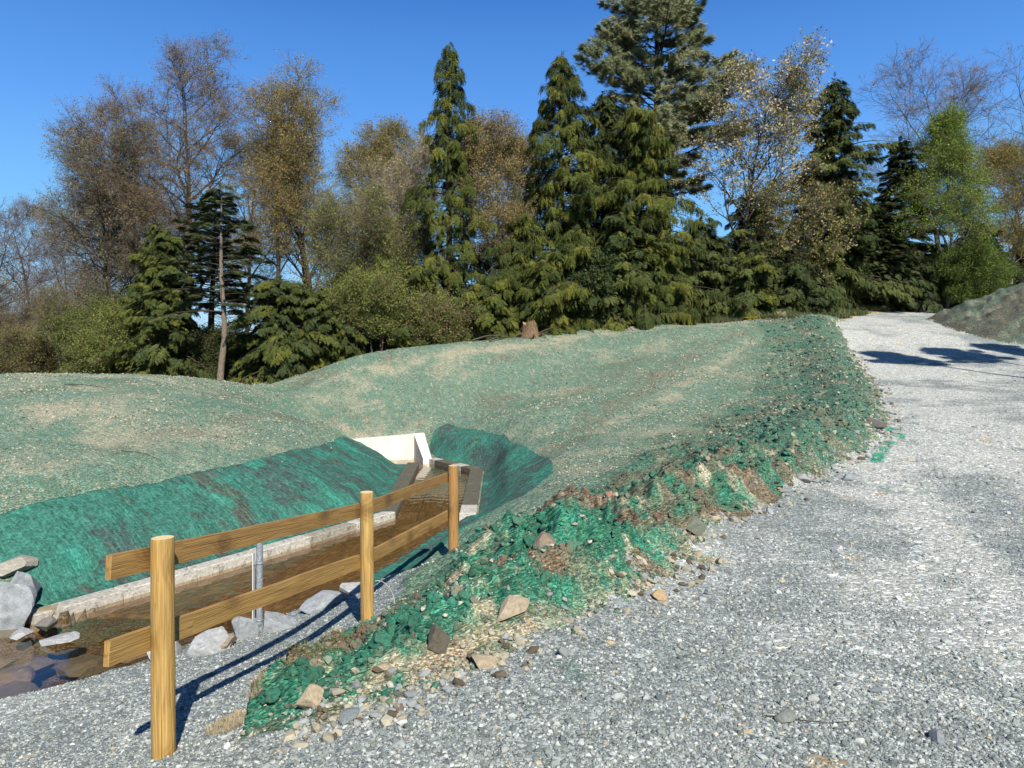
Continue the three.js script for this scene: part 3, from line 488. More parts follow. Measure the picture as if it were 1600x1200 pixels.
{
  const tones = [[.225, .245, .238], [.165, .186, .181], [.285, .30, .288], [.11, .126, .125], [.39, .40, .38], [.19, .214, .20]];
  const pick = (R, b) => { const q = R(); if (q > .985) return [.33, .27, .17]; const k = tones[Math.floor(R() * 6)], f = (.82 + R() * .35) * (.55 + .45 * b / .19); return [k[0] * f, k[1] * f, k[2] * f * .97]; };
  scatter('gravel_stones', chips, chipMat, 330000, 31, R => {
    const d = 2.4 + 19 * Math.pow(R(), 2.3), x = (R() * 2 - 1) * (d * .76 + .3);
    if (!inPoly(GRAVEL, x, d) || inPoly(HEAP, x, d)) return null;
    const base = gravelColor(x, d), dusty = sst(.22, .31, base[0]); if (R() < dusty * .8) return null;
    const y = ground(x, d); if (x < -2.6 && y < -1.2) return null;
    const s = (.0045 + .0115 * Math.pow(R(), 3.6) + (R() > .982 ? .022 * R() : 0)) * (d > 9 ? 1.4 : 1);
    return [x, y + s * .12, d, s, .5 + R() * .3, pick(R, base[0])];
  }, 'loose grey crushed gravel covering the track and the shore', 'gravel');
  // stones and crumbs on the seeded slopes and spoil
  const crumb = [[.32, .30, .225], [.24, .225, .17], [.085, .08, .06], [.15, .20, .15], [.075, .12, .088], [.33, .31, .25]];
  scatter('slope_stones', chips, chipMat, 230000, 37, R => {
    const d = 4 + 28 * Math.pow(R(), 1.5), x = -1 + (R() * 2 - 1) * (d * .72 + 1);
    if (inPoly(GRAVEL, x, d) || chanIn(x, d) || lay(x, d) < -.86) return null;
    const sp = spoilAmt(x, d); if (sp > .25 && d < 12 && R() < .88) return null; if (R() > .35 + fbm(x * .5, d * .5, 3, 44) * 1.6 - sp * .2) return null;
    if (x > -6.3 && x < .8 && d > 8.6 && d < 22 && segDist(CHANNEL, x, d, true) < 1.75) return null;
    const s = (.007 + .017 * Math.pow(R(), 4)) * (1 + sp * .4) * lerp(1, 1.7, sst(9, 22, d)), k = crumb[Math.floor(R() * 6)], f = .8 + R() * .4;
    return [x, ground(x, d) + s * .2, d, s, .55 + R() * .3, k.map(v => v * f)];
  }, 'cream and green dusted stones strewn over the seeded slopes', 'stones');
  // clods of spoil
  const clod = [0, 1, 2].map(i => rockGeo(500 + i * 11, 1, 14, 1, .45));
  scatter('spoil_clods', clod, chipMat, 80000, 41, R => {
    const t = R() * (EDGE.length - 1), k = Math.min(EDGE.length - 2, Math.floor(t)), f = t - k, off = -.1 + R() * 3.0;
    const a = EDGE[k], b = EDGE[k + 1], L = Math.hypot(b[0] - a[0], b[1] - a[1]), x = lerp(a[0], b[0], f) - (b[1] - a[1]) / L * off, d = lerp(a[1], b[1], f) + (b[0] - a[0]) / L * off;
    const sp = spoilAmt(x, d); if (R() > sp * (d < 9 ? .3 : .8) || d < 3.7) return null;
    const s = .006 + .03 * Math.pow(R(), 9) * (1 + d * .05), c = soilColor(x, d), q = R(), e = .7 + R() * .5;
    const cc = q < .9 ? c : q < .96 ? SOIL : CREAM;
    return [x, ground(x, d) + s * .25, d, s, .7 + R() * .3, cc.map(v => v * e)];
  }, 'rough green sprayed soil clods heaped along the track edge', 'soil clods');
  // fist to head sized lumps of sprayed earth, half buried
  const lump = [0, 1, 2].map(i => { const g = mergeVertices(new THREE.IcosahedronGeometry(1, 7).deleteAttribute('normal').deleteAttribute('uv')), a = g.attributes.position, v = V(), c = []; for (let k = 0; k < a.count; k++) { v.fromBufferAttribute(a, k); const q = N.noise(v.x * 2.2 + 40, v.y * 2.2, v.z * 2.2 + i * 5), r = .78 + N.noise(v.x * 1.4 + i * 9, v.y * 1.4, v.z * 1.4) * .42 + N.noise(v.x * 4 + i, v.y * 4, v.z * 4) * .22 + N.noise(v.x * 10, v.y * 10, v.z * 10 + i) * .13; a.setXYZ(k, v.x * r, v.y * r, v.z * r); const t = sst(-.05, .25, q + N.noise(v.x * 9, v.y * 9, v.z * 9) * .35); c.push(lerp(1, 1.5, t), lerp(1, .72, t), lerp(1, .7, t)); } g.setAttribute('color', new THREE.Float32BufferAttribute(c, 3)); g.computeVertexNormals(); return g; });
  scatter('spoil_lumps', lump, new THREE.MeshPhysicalMaterial({ roughness: 1, specularIntensity: .15, vertexColors: true }), 700, 47, R => {
    const t = R() * (EDGE.length - 5), k = Math.floor(t), f = t - k, off = .25 + R() * 1.9, a = EDGE[k], b = EDGE[k + 1], L = Math.hypot(b[0] - a[0], b[1] - a[1]), x = lerp(a[0], b[0], f) - (b[1] - a[1]) / L * off, d = lerp(a[1], b[1], f) + (b[0] - a[0]) / L * off;
    const sp = spoilAmt(x, d); if (R() > sp * .9 || d < 4.2) return null;
    const s = .02 + .06 * Math.pow(R(), 2.8), c = soilColor(x, d), e = .82 + R() * .4; return [x, ground(x, d) + s * .12, d, s, .65 + R() * .35, c.map(v => v * e)];
  }, 'rounded lumps of green sprayed earth on the spoil bank', 'earth lumps');
  // rubble fringe where spoil meets gravel
  scatter('verge_rubble', chips, chipMat, 3800, 43, R => {
    const t = .6 + R() * (EDGE.length - 2.6), k = Math.min(EDGE.length - 2, Math.floor(t)), f = t - k, off = -.2 + .42 * R() + .3 * (R() - .5);
    const a = EDGE[k], b = EDGE[k + 1], L = Math.hypot(b[0] - a[0], b[1] - a[1]), x = lerp(a[0], b[0], f) - (b[1] - a[1]) / L * off, d = lerp(a[1], b[1], f) + (b[0] - a[0]) / L * off;
    const s = .008 + .036 * Math.pow(R(), 6) * (1 + d * .05), q = R(), e = .65 + R() * .45, c = q < .4 ? CREAM : q < .8 ? [.24, .25, .245] : SOIL; if (fbm(x * 1.6, d * 1.6, 2, 45) + R() * .5 < .1) return null;
    return [x, ground(x, d) + s * .2, d, s, .5 + R() * .35, c.map(v => v * e)];
  }, 'cream and grey rubble strip between spoil bank and gravel', 'rubble');
}
console.log('objects done');
// ------------------------------------------------------------------ trees
const barkMap = dtex(128, 256, (i, j) => { const v = 175 + fbm(i * .22, j * .045, 4, 801) * 150; return [v, v, v].map(t => Math.max(20, Math.min(255, t))); }, true, 2, 1);
const barkCache = {};
const bark = c => barkCache[c] ??= new THREE.MeshStandardMaterial({ color: col(...c), map: barkMap, bumpMap: barkMap, bumpScale: .02, roughness: 1 });
const leafCache = {};
const leafMat = (t, name) => leafCache[name] ??= new THREE.MeshPhysicalMaterial({ color: 0xffffff, roughness: .62, transmission: t, thickness: 0, specularIntensity: .15 });
const needleMat = new THREE.MeshPhysicalMaterial({ roughness: .9, specularIntensity: .12 });
const twigMat = new THREE.MeshStandardMaterial({ roughness: .9 });

function tubes(list) { // list of {pts, rad, sides}: tapered tubes in one geometry
  let nv = 0, ni = 0; for (const t of list) { nv += t.pts.length * (t.sides + 1); ni += (t.pts.length - 1) * t.sides * 6; }
  const P = new Float32Array(nv * 3), U = new Float32Array(nv * 2), I = new Uint32Array(ni); let v = 0, k = 0;
  const T = V(), X = V(), Y = V(), A = V(0, 1, 0), B = V(1, 0, 0);
  for (const { pts, rad, sides } of list) {
    const v0 = v;
    for (let i = 0; i < pts.length; i++) {
      T.copy(pts[Math.min(i + 1, pts.length - 1)]).sub(pts[Math.max(0, i - 1)]).normalize();
      X.crossVectors(T, Math.abs(T.y) > .9 ? B : A).normalize(); Y.crossVectors(T, X);
      for (let s = 0; s <= sides; s++) { const a = s / sides * 6.2832, c = Math.cos(a) * rad[i], q = Math.sin(a) * rad[i]; P[v * 3] = pts[i].x + X.x * c + Y.x * q; P[v * 3 + 1] = pts[i].y + X.y * c + Y.y * q; P[v * 3 + 2] = pts[i].z + X.z * c + Y.z * q; U[v * 2] = s / sides; U[v * 2 + 1] = i * .5; v++; }
    }
    for (let i = 0; i < pts.length - 1; i++) for (let s = 0; s < sides; s++) { const a = v0 + i * (sides + 1) + s, b = a + sides + 1; I[k++] = a; I[k++] = a + 1; I[k++] = b; I[k++] = a + 1; I[k++] = b + 1; I[k++] = b; }
  }
  const g = new THREE.BufferGeometry(); g.setAttribute('position', new THREE.BufferAttribute(P, 3)); g.setAttribute('uv', new THREE.BufferAttribute(U, 2)); g.setIndex(new THREE.BufferAttribute(I, 1)); g.computeVertexNormals(); return g;
}
function blades(list) { // list of [base, tip, width, side]: thin diamonds
  const p = []; for (const [a, b, w, s] of list) { const m = a.clone().lerp(b, .45), l = m.clone().addScaledVector(s, w), r = m.clone().addScaledVector(s, -w); for (const q of [a, l, b, a, b, r]) p.push(q.x, q.y, q.z); }
  const g = new THREE.BufferGeometry(); g.setAttribute('position', new THREE.Float32BufferAttribute(p, 3)); g.computeVertexNormals(); return g;
}
function frond(seed, droop, pairs, wid) { // flat spray of a cypress or spruce, along +z, drooping
  const R = rng(seed), L = [], at = t => V(0, -droop * t * t, t);
  for (let i = 0; i < pairs; i++) for (const s of [-1, 1]) { const t = .06 + .86 * (i + R() * .6) / pairs, a = at(t), l = (.46 * (1 - t * .62)) * (.75 + R() * .5), dir = V(s * (.75 + R() * .2), -.18 - droop * t * .7 + (R() - .5) * .25, .62).normalize(); L.push([a, a.clone().addScaledVector(dir, l), wid * (.8 + R() * .5), V(-dir.z * s, (R() - .5) * .9, dir.x * s).normalize()]); }
  L.push([at(.55), at(1.08), wid, V(1, .2, 0).normalize()], [at(0), at(.6), wid * .8, V(1, -.2, 0).normalize()]);
  return blades(L);
}
function tuft(seed, n) { const R = rng(seed), L = []; for (let i = 0; i < n; i++) { const a = R() * 6.28, s = .25 + R() * .75, dir = V(Math.cos(a) * s, Math.sin(a) * s, .9 - s * .3).normalize(), b = V(0, 0, R() * .5); L.push([b, b.clone().addScaledVector(dir, .5 + R() * .35), .035, V(dir.y, -dir.x, .3).normalize()]); } return blades(L); }
function leaves(seed, n, len, wid, spread) { const R = rng(seed), L = []; for (let i = 0; i < n; i++) { const b = V((R() - .5) * spread, (R() - .5) * spread, R() * 1.0), dir = V(R() - .5, R() - .6, R() - .3).normalize(), sd = V(R() - .5, R() - .5, R() - .5).cross(dir).normalize(); L.push([b, b.clone().addScaledVector(dir, len * (.7 + R() * .6)), wid * (.7 + R() * .6), sd]); } return blades(L); }
function twigs(seed, n, r) { // bare twig with side shoots, along +z
  const R = rng(seed), l = [], cur = (a, dir, len, rad, m) => { const p = [a.clone()], rr = [rad]; let q = a.clone(); for (let i = 0; i < m; i++) { dir.add(V((R() - .5) * .35, (R() - .5) * .35 + .05, (R() - .5) * .35)).normalize(); q = q.clone().addScaledVector(dir, len / m); p.push(q); rr.push(rad * (1 - (i + 1) / m * .75)); } l.push({ pts: p, rad: rr, sides: 3 }); return p; };
  const main = cur(V(0, 0, 0), V(0, 0, 1), 1, r, 3);
  for (let i = 0; i < n; i++) { const t = R() * 2.9, k = Math.floor(t), b = main[k].clone().lerp(main[k + 1], t - k); cur(b, V(R() - .5, R() - .5, .55).normalize(), .3 + R() * .4, r * .7, 2); }
  return tubes(l);
}
const F = { cedar: [frond(1, .42, 10, .036), frond(2, .55, 10, .036), frond(3, .30, 11, .034), frond(21, .2, 9, .036)], spruce: [frond(4, .12, 11, .034), frond(5, .2, 11, .034)], hang: [frond(6, .75, 10, .034), frond(7, .9, 10, .034), frond(22, .5, 9, .034)], pine: [tuft(8, 26), tuft(9, 26)], leaf: [leaves(10, 9, .30, .10, .7), leaves(11, 9, .30, .10, .7)], small: [leaves(12, 12, .16, .055, .7), leaves(13, 12, .16, .055, .7)], twig: [twigs(14, 6, .009), twigs(15, 7, .009)] };

const _m = new THREE.Matrix4(), _z = V(), _y = V(), _x = V();
function place(name, geos, mat, list, parent, R) { // list of [pos, dir, scale, colour]
  const by = geos.map(() => []); for (const l of list) by[Math.floor(R() * geos.length)].push(l);
  geos.forEach((g, k) => {
    if (!by[k].length) return; const im = shadowed(new THREE.InstancedMesh(g, mat, by[k].length)); im.name = name; im.userData.kind = 'stuff';
    by[k].forEach(([p, d, s, c, roll], i) => { _z.copy(d).normalize(); _x.set(0, 1, 0).cross(_z); if (_x.lengthSq() < .001) _x.set(1, 0, 0); _x.normalize(); _y.crossVectors(_z, _x); if (roll) { const cr = Math.cos(roll), sr = Math.sin(roll), tx = _x.clone(); _x.multiplyScalar(cr).addScaledVector(_y, sr); _y.multiplyScalar(cr).addScaledVector(tx, -sr); } _m.makeBasis(_x.multiplyScalar(s), _y.multiplyScalar(s), _z.multiplyScalar(s)); _m.setPosition(p); im.setMatrixAt(i, _m); im.setColorAt(i, c); });
    parent.add(im);
  });
}
const tint = (R, c, v = .35) => { const f = 1 - v / 2 + R() * v, w = (R() - .5) * .16; return col(c[0] * f * (1 + w), c[1] * f, c[2] * f * (1 - w)); };

function conifer(label, x, d, topY, o) { // o: r half width, start, n limbs, shape power, rise, droop, spray, size, per (sprays per m), c colours, trunk colour
  const R = rng(Math.round(x * 917 + d * 131) + 5000), gy = lay(x, d) - .15, H = topY - gy, T = thing(o.name ?? 'conifer_tree', label, o.cat ?? 'tree', x, gy, -d, 0, o.group);
  const lean = o.lean ?? [0, 0], ax = t => V(lean[0] * t * H + n2(t * 3, x, 7) * .18 * (o.wob ?? 1), t * H, lean[1] * t * H + n2(t * 3, d, 9) * .18 * (o.wob ?? 1));
  const tp = [], tr = []; for (let i = 0; i <= 16; i++) { const t = i / 16; tp.push(ax(t)); tr.push((o.tr ?? H * .013) * Math.pow(1 - t, .85) + .012); } tr[0] *= 1.35;
  part('trunk', tubes([{ pts: tp, rad: tr, sides: 9 }]), bark(o.bark ?? [.13, .085, .055]), T);
  const limbs = [], list = [], n = o.n, st = o.start ?? .03;
  for (let i = 0; i < n; i++) {
    const t = st + (1 - st) * Math.pow((i + R() * .8) / n, o.pack ?? .9) * .985, a = i * 2.39996 + (R() - .5) * .9, clump = .75 + 1.05 * fbm(t * 7 + x, Math.cos(a) * 1.2 + d, 2, Math.sin(a) * 1.2) * 2;
    let L = o.r * Math.max(.02, o.prof ? o.prof(t) : Math.pow(1 - t, o.pow ?? .75)) * (.8 + R() * .7) * Math.max(.5, clump); L = Math.max(L, .2);
    if (o.gap && R() < o.gap) continue;
    const p = [], q = []; let dir = V(Math.cos(a), (o.rise ?? .15) + (R() - .5) * .3 + t * (o.riseTop ?? .45), Math.sin(a)).normalize(), pos = ax(t); const m = 6;
    for (let s = 0; s <= m; s++) { p.push(pos.clone()); q.push((.008 + L * .011) * (1 - s / m * .85)); dir.y -= (o.droop ?? .16) * (s < m * .7 ? 1 : o.curl ?? 1); dir.x += (R() - .5) * .14; dir.z += (R() - .5) * .14; dir.normalize(); pos = pos.clone().addScaledVector(dir, L / m); }
    limbs.push({ pts: p, rad: q, sides: 4 });
    const cnt = Math.round(L * o.per * 1.2 * (.8 + R() * .4)) + 4, tone = o.c[Math.floor(R() * o.c.length)];
    for (let k = 0; k < cnt; k++) {
      const f = (o.inner ?? .18) + (1 - (o.inner ?? .18)) * Math.sqrt(R()), g = f * m * .999, kk = Math.floor(g), b = p[kk].clone().lerp(p[kk + 1], g - kk), fw = p[kk + 1].clone().sub(p[kk]).normalize(), side = V(-fw.z, 0, fw.x).normalize(), sgn = R() < .5 ? -1 : 1;
      const sp = (o.lat ? L * o.lat * (1.1 - f * .6) : (1 - f) * L * .38) * R(); b.addScaledVector(side, sgn * sp); b.y -= sp * (o.hang ?? .3) + R() * (o.hang ?? .3) * .25;
      const dd = fw.clone().multiplyScalar(.75).addScaledVector(side, sgn * (.25 + R() * .8)); dd.y -= (o.hang ?? .3) * (.2 + R() * .9);
      list.push([b, dd, o.size * .76 * (.6 + R() * .65), tint(R, tone, .5), (R() - .5) * 1.2]);
    }
  }
  for (let k = 0; k < 14; k++) list.push([ax(.93 + R() * .07), V(R() - .5, .5 + R() * .6 - (o.hang ?? .3), R() - .5), o.size * .6, tint(R, o.c[0]), 0]);
  part('branches', tubes(limbs), bark(o.limb ?? [.10, .07, .045]), T, 'stuff');
  place('foliage', F[o.spray], needleMat, list, T, R);
  return T;
}
function broadleaf(label, x, d, topY, o) { // o: r half width, start, stems, n1/n2/n3 children, ang, leaf kind, density
  const R = rng(Math.round(x * 733 + d * 177) + 9000), gy = lay(x, d) - .15, H = topY - gy, T = thing(o.name ?? 'broadleaf_tree', label, o.cat ?? 'tree', x, gy, -d, 0, o.group);
  const big = [], fine = [], list = [], bare = []; const wid = o.wand ?? .16;
  const grow = (p0, d0, len, rad, lvl, trop) => {
    const m = [14, 8, 5, 3][lvl], p = [p0.clone()], r = [rad]; let q = p0.clone(); const dir = d0.clone();
    for (let i = 0; i < m; i++) { const w = wid * [.55, 1.2, 1.6, 1.6][lvl]; dir.add(V((R() - .5) * w * 2, (R() - .5) * w + trop, (R() - .5) * w * 2)).normalize(); q = q.clone().addScaledVector(dir, len / m); p.push(q); r.push(Math.max(.006, rad * Math.pow(1 - (i + 1) / (m + .6), .8))); }
    (lvl < 2 ? big : fine).push({ pts: p, rad: r, sides: [8, 5, 4, 3][lvl] });
    const nc = o.kids[lvl] ?? 0;
    for (let k = 0; k < nc; k++) {
      const t0 = lvl ? .22 : o.start ?? .3, t = t0 + (1 - t0) * (k + R() * .9) / nc, g = Math.min(.999, t) * m, kk = Math.floor(g), b = p[kk].clone().lerp(p[kk + 1], g - kk), fw = p[kk + 1].clone().sub(p[kk]).normalize();
      const az = k * 2.4 + R() * 1.2, ang = (o.ang ?? [.85, .8, .8])[lvl] * (.75 + R() * .5), pr = V(Math.cos(az), 0, Math.sin(az)); pr.addScaledVector(fw, -pr.dot(fw)).normalize();
      const nd = fw.clone().multiplyScalar(Math.cos(ang)).addScaledVector(pr, Math.sin(ang));
      let L; if (lvl === 0) L = o.r * 1.15 * (o.prof ? o.prof((t - t0) / (1 - t0)) : .35 + .75 * Math.sin(Math.PI * Math.min(1, .12 + .83 * (t - t0) / (1 - t0)))) * (.75 + R() * .5); else L = len * [0, .5, .5][lvl] * (1.15 - .6 * t) * (.7 + R() * .6);
      grow(b, nd, Math.max(.15, L), Math.max(.007, Math.min(r[kk] * .62, .012 + L * .013)), lvl + 1, (o.trop ?? [.02, .04, .02])[lvl]);
    }
    if (lvl >= 2 || (lvl === 1 && !o.kids[1])) { const e = o.tw ?? 5; for (let k = 0; k < e; k++) { const g = (.15 + .85 * R()) * m * .999, kk = Math.floor(g), b = p[kk].clone().lerp(p[kk + 1], g - kk), fw = p[kk + 1].clone().sub(p[kk]).normalize(); const dd = fw.add(V(R() - .5, R() - .5 - (o.weep ?? 0), R() - .5).multiplyScalar(1.3)); bare.push([b, dd, (o.ts ?? .55) * (.6 + R() * .7), tint(R, o.twig ?? [.12, .085, .065], .4), R() * 6]);
      for (let z = 0; z < (o.lv ?? 1); z++) if (R() < (o.lp ?? 1)) list.push([b.clone().addScaledVector(dd, R() * (o.ts ?? .55) * .8).add(V(R() - .5, R() - .5, R() - .5).multiplyScalar(.25)), dd.clone().add(V(R() - .5, R() - .5, R() - .5)), (o.ls ?? .32) * (.65 + R() * .7), tint(R, o.c[Math.floor(R() * o.c.length)], .5), R() * 6]); } }
  };
  const stems = o.stems ?? [[0, 0, 0, 0, 1]]; // offset x, z, lean x, z, share of height
  for (const [sx, sz, lx, lz, hh] of stems) { const len = H * hh * (o.cat === 'shrub' ? .8 : .93); grow(V(sx, 0, sz), V(lx, 1, lz).normalize(), len, o.tr ?? H * .011, 0, .015); }
  // main stems and boughs are one connected mesh, fine boughs another
  part('trunk', tubes(big), bark(o.bark ?? [.11, .085, .065]), T);
  if (fine.length) part('branches', tubes(fine), bark(o.limb ?? o.bark ?? [.11, .085, .065]), T, 'stuff');
  if (o.tw !== 0) place('twigs', F.twig, twigMat, bare, T, R);
  if (list.length && o.leaf) place('foliage', F[o.leaf], leafMat(.4, 'leaf'), list, T, R);
  return T;
}
const CED = [[.074, .086, .020], [.056, .070, .018], [.098, .104, .022], [.042, .054, .017]], CYP = [[.052, .068, .024], [.040, .055, .020], [.070, .083, .025]], SPR = [[.042, .054, .022], [.034, .046, .020], [.056, .066, .024]], PIN = [[.155, .170, .085], [.125, .145, .075], [.185, .19, .10]];
// --- the tall cedars and conifers, left to right
conifer('bushy drooping cedar left of the pale conifer trunk', -15.1, 33, 7.6, { name: 'cedar_tree', r: 2.1, n: 230, pow: .5, rise: .1, droop: .13, spray: 'cedar', size: .36, per: 36, hang: .5, c: CED.concat(CYP) });
conifer('dark spruce with a heavy crown behind the pale conifer trunk', -14.0, 35, 9.6, { name: 'spruce_tree', r: 2.3, n: 130, start: .42, pow: .45, rise: .05, droop: .05, spray: 'spruce', size: .5, per: 22, hang: .12, c: SPR, lean: [.05, 0], tr: .19, bark: [.05, .04, .03] });
conifer('thin conifer with pale bare lower trunk standing behind the dip in the bank', -11.8, 31, 9.0, { name: 'spruce_tree', r: 2.5, n: 64, start: .36, prof: t => t < .5 ? .75 + .4 * t : 1.5 * (1.08 - t), rise: .12, droop: .07, riseTop: .2, spray: 'spruce', size: .46, per: 15, inner: .4, hang: .2, c: SPR, tr: .13, bark: [.34, .27, .20], gap: .1 });
conifer('low spreading cypress just right of the pale conifer trunk', -9.6, 31.6, 5.3, { name: 'cypress_tree', r: 2.5, n: 220, pow: .42, rise: .12, spray: 'cedar', size: .31, per: 40, hang: .4, c: CED.concat(CYP) });
conifer('low cypress in front of the tall ochre trees', -7.6, 31.8, 5.0, { name: 'cypress_tree', r: 2.1, n: 190, pow: .45, rise: .12, spray: 'cedar', size: .32, per: 38, hang: .4, c: CYP.concat(CED) });
conifer('tall narrow cedar standing alone against the sky left of centre', -2.8, 34, 16.0, { name: 'cedar_tree', r: 2.6, n: 240, pow: .72, pack: .95, rise: .22, droop: .15, riseTop: .3, spray: 'hang', size: .44, per: 25, hang: .75, c: CED, bark: [.22, .14, .09], gap: .06 });
conifer('low cedar at the foot of the tall lone cedar on its left', -4.1, 32, 5.9, { name: 'cedar_tree', r: 1.6, n: 150, pow: .5, spray: 'cedar', size: .42, per: 24, hang: .5, c: CED });
conifer('low dense cedar right of the tall lone cedar above the stump', -1.3, 32.4, 5.2, { name: 'cedar_tree', r: 1.7, n: 150, pow: .45, spray: 'cedar', size: .42, per: 24, hang: .5, c: CED });
conifer('tall cedar with a tattered tip left of the great pine', 2.3, 35, 16.0, { name: 'cedar_tree', r: 3.6, n: 280, pow: .68, pack: .95, rise: .22, droop: .15, spray: 'hang', size: .44, per: 25, hang: .7, c: CED, gap: .04 });
conifer('dark cedar between the tattered cedar and the great pine trunk', 4.5, 38, 15.3, { name: 'cedar_tree', r: 2.6, n: 220, pow: .65, rise: .18, droop: .14, spray: 'cedar', size: .44, per: 25, hang: .6, c: CYP });
conifer('broad cedar in front of the great pine trunk', 5.9, 35, 13.5, { name: 'cedar_tree', r: 3.1, n: 280, pow: .55, rise: .2, droop: .15, spray: 'hang', size: .44, per: 25, hang: .7, c: CED });
conifer('small cedar beneath the tattered cedar beside the root stump', 1.7, 32.6, 6.6, { name: 'cedar_tree', r: 1.7, n: 150, pow: .5, spray: 'cedar', size: .42, per: 22, hang: .5, c: CED });
conifer('small dark cedar at the right foot of the broad cedar', 7.4, 35, 6.2, { name: 'cedar_tree', r: 1.5, n: 130, pow: .55, spray: 'cedar', size: .42, per: 22, hang: .5, c: CED });
conifer('great pine with an open crown reaching above the top of the picture', 8.3, 44, 25.5, { name: 'pine_tree', r: 4.1, n: 190, start: .36, prof: t => Math.pow(Math.sin(Math.PI * Math.min(1, .22 + t * .72)), .7) * .95, rise: .02, droop: .005, curl: -4, riseTop: .42, spray: 'pine', size: .58, per: 19, inner: .38, lat: .32, hang: .06, c: PIN, tr: .36, bark: [.14, .085, .055], limb: [.07, .05, .04] });
conifer('bushy dark conifer at the foot of the blossoming cherry', 10.2, 37, 7.4, { name: 'cypress_tree', r: 2.2, n: 190, pow: .45, spray: 'cedar', size: .44, per: 22, hang: .3, c: SPR.concat(CYP) });
conifer('dark conifer between the blossoming cherry and the conical cypress', 12.8, 37.5, 8.2, { name: 'cypress_tree', r: 2.3, n: 190, pow: .45, spray: 'cedar', size: .44, per: 22, hang: .35, c: CYP });
conifer('tall conical dark cypress right of the blossoming cherry', 16.4, 39, 16.3, { name: 'cypress_tree', r: 3.3, n: 300, pow: .62, rise: .15, droop: .13, spray: 'cedar', size: .44, per: 25, hang: .55, c: CYP });
conifer('light green drooping cedar at the foot of the conical cypress', 14.9, 37.4, 7.6, { name: 'cedar_tree', r: 1.9, n: 170, pow: .5, spray: 'hang', size: .44, per: 25, hang: .9, c: CED });
conifer('dark spruce left of the bright green birch', 20.6, 40.5, 13.6, { name: 'spruce_tree', r: 2.6, n: 280, pow: .7, rise: .02, droop: .06, spray: 'spruce', size: .5, per: 22, hang: .25, c: SPR });
conifer('short dark spruce between the conical cypress and the bright birch', 18.7, 39.2, 9.8, { name: 'spruce_tree', r: 2.0, n: 200, pow: .65, rise: .02, droop: .06, spray: 'spruce', size: .46, per: 22, hang: .2, c: SPR });
conifer('dark spruce behind the right side of the bright green birch', 25.4, 42, 9.6, { name: 'spruce_tree', r: 2.2, n: 190, pow: .6, rise: .02, droop: .06, spray: 'spruce', size: .44, per: 25, hang: .2, c: SPR });
conifer('dark spruce behind the ochre birch at the right edge', 30.2, 44, 9.0, { name: 'spruce_tree', r: 2.4, n: 160, pow: .6, spray: 'spruce', size: .5, per: 18, hang: .2, c: SPR });
// --- lower conifers that close the wall of the wood
[['small cedar between the ochre rounded tree and the tattered cedar', .4, 34, 8.4, 1.9, CED], ['cedar with drooping skirts left of the holly shrub', 2.9, 33.2, 7.6, 2.0, CED], ['cedar with drooping skirts right of the holly shrub', 4.9, 33.2, 8.4, 2.1, CED.concat(CYP)], ['low cedar directly under the great pine', 6.6, 34, 7.4, 1.9, CED], ['dark cedar under the left boughs of the cherry', 8.8, 36.0, 8.6, 2.1, CYP], ['low green cypress in front of the cherry trunk', 10.9, 35.6, 7.0, 2.0, CED.concat(CYP)], ['dark cypress right of the cherry trunk', 12.3, 38.5, 10.4, 2.3, CYP], ['low dark cypress at the back of the grass verge', 13.4, 36.0, 6.6, 1.6, SPR.concat(CYP)], ['dark cypress between the conical cypress and short spruce', 17.4, 40.5, 12.0, 2.2, CYP], ['low spreading spruce at the end of the track', 20.0, 39.4, 8.0, 1.9, SPR], ['olive green cypress behind the willow stems', -7.0, 33.4, 6.2, 1.8, CED], ['cedar left of the many stemmed willow shrub', -5.6, 33.4, 6.6, 1.7, CED], ['narrow cedar behind the bushy drooping cedar', -16.4, 35, 8.2, 1.7, CED.concat(CYP)]].forEach(([label, x, d, top, r, c]) => conifer(label, x, d, top, { name: c === SPR ? 'spruce_tree' : 'cedar_tree', r: r * 1.1, n: 170, pow: .52, rise: .12, droop: .13, spray: c === CED ? 'hang' : 'cedar', size: .42, per: 24, hang: .5, c }));
// --- dark conifers deeper in the wood that close the gaps
[[6.8, 47, 9.6, 'behind the broad cedar'], [12.2, 47, 9.4, 'behind the blossoming cherry'], [15.0, 48, 11.2, 'behind the left side of the conical cypress'], [19.0, 49, 11.5, 'behind the right side of the conical cypress'], [23.5, 48, 11.2, 'behind the bright green birch'], [0.2, 43, 8.2, 'behind the ochre rounded tree'], [-3.4, 42, 7.2, 'behind the tall lone cedar'], [31, 50, 10.5, 'behind the ochre birch']].forEach(([x, d, top, w]) => conifer('dark spruce deep in the wood ' + w, x, d, top, { name: 'spruce_tree', r: 2.7, n: 150, pow: .5, rise: .02, droop: .06, spray: 'spruce', size: .6, per: 14, hang: .2, c: SPR }));
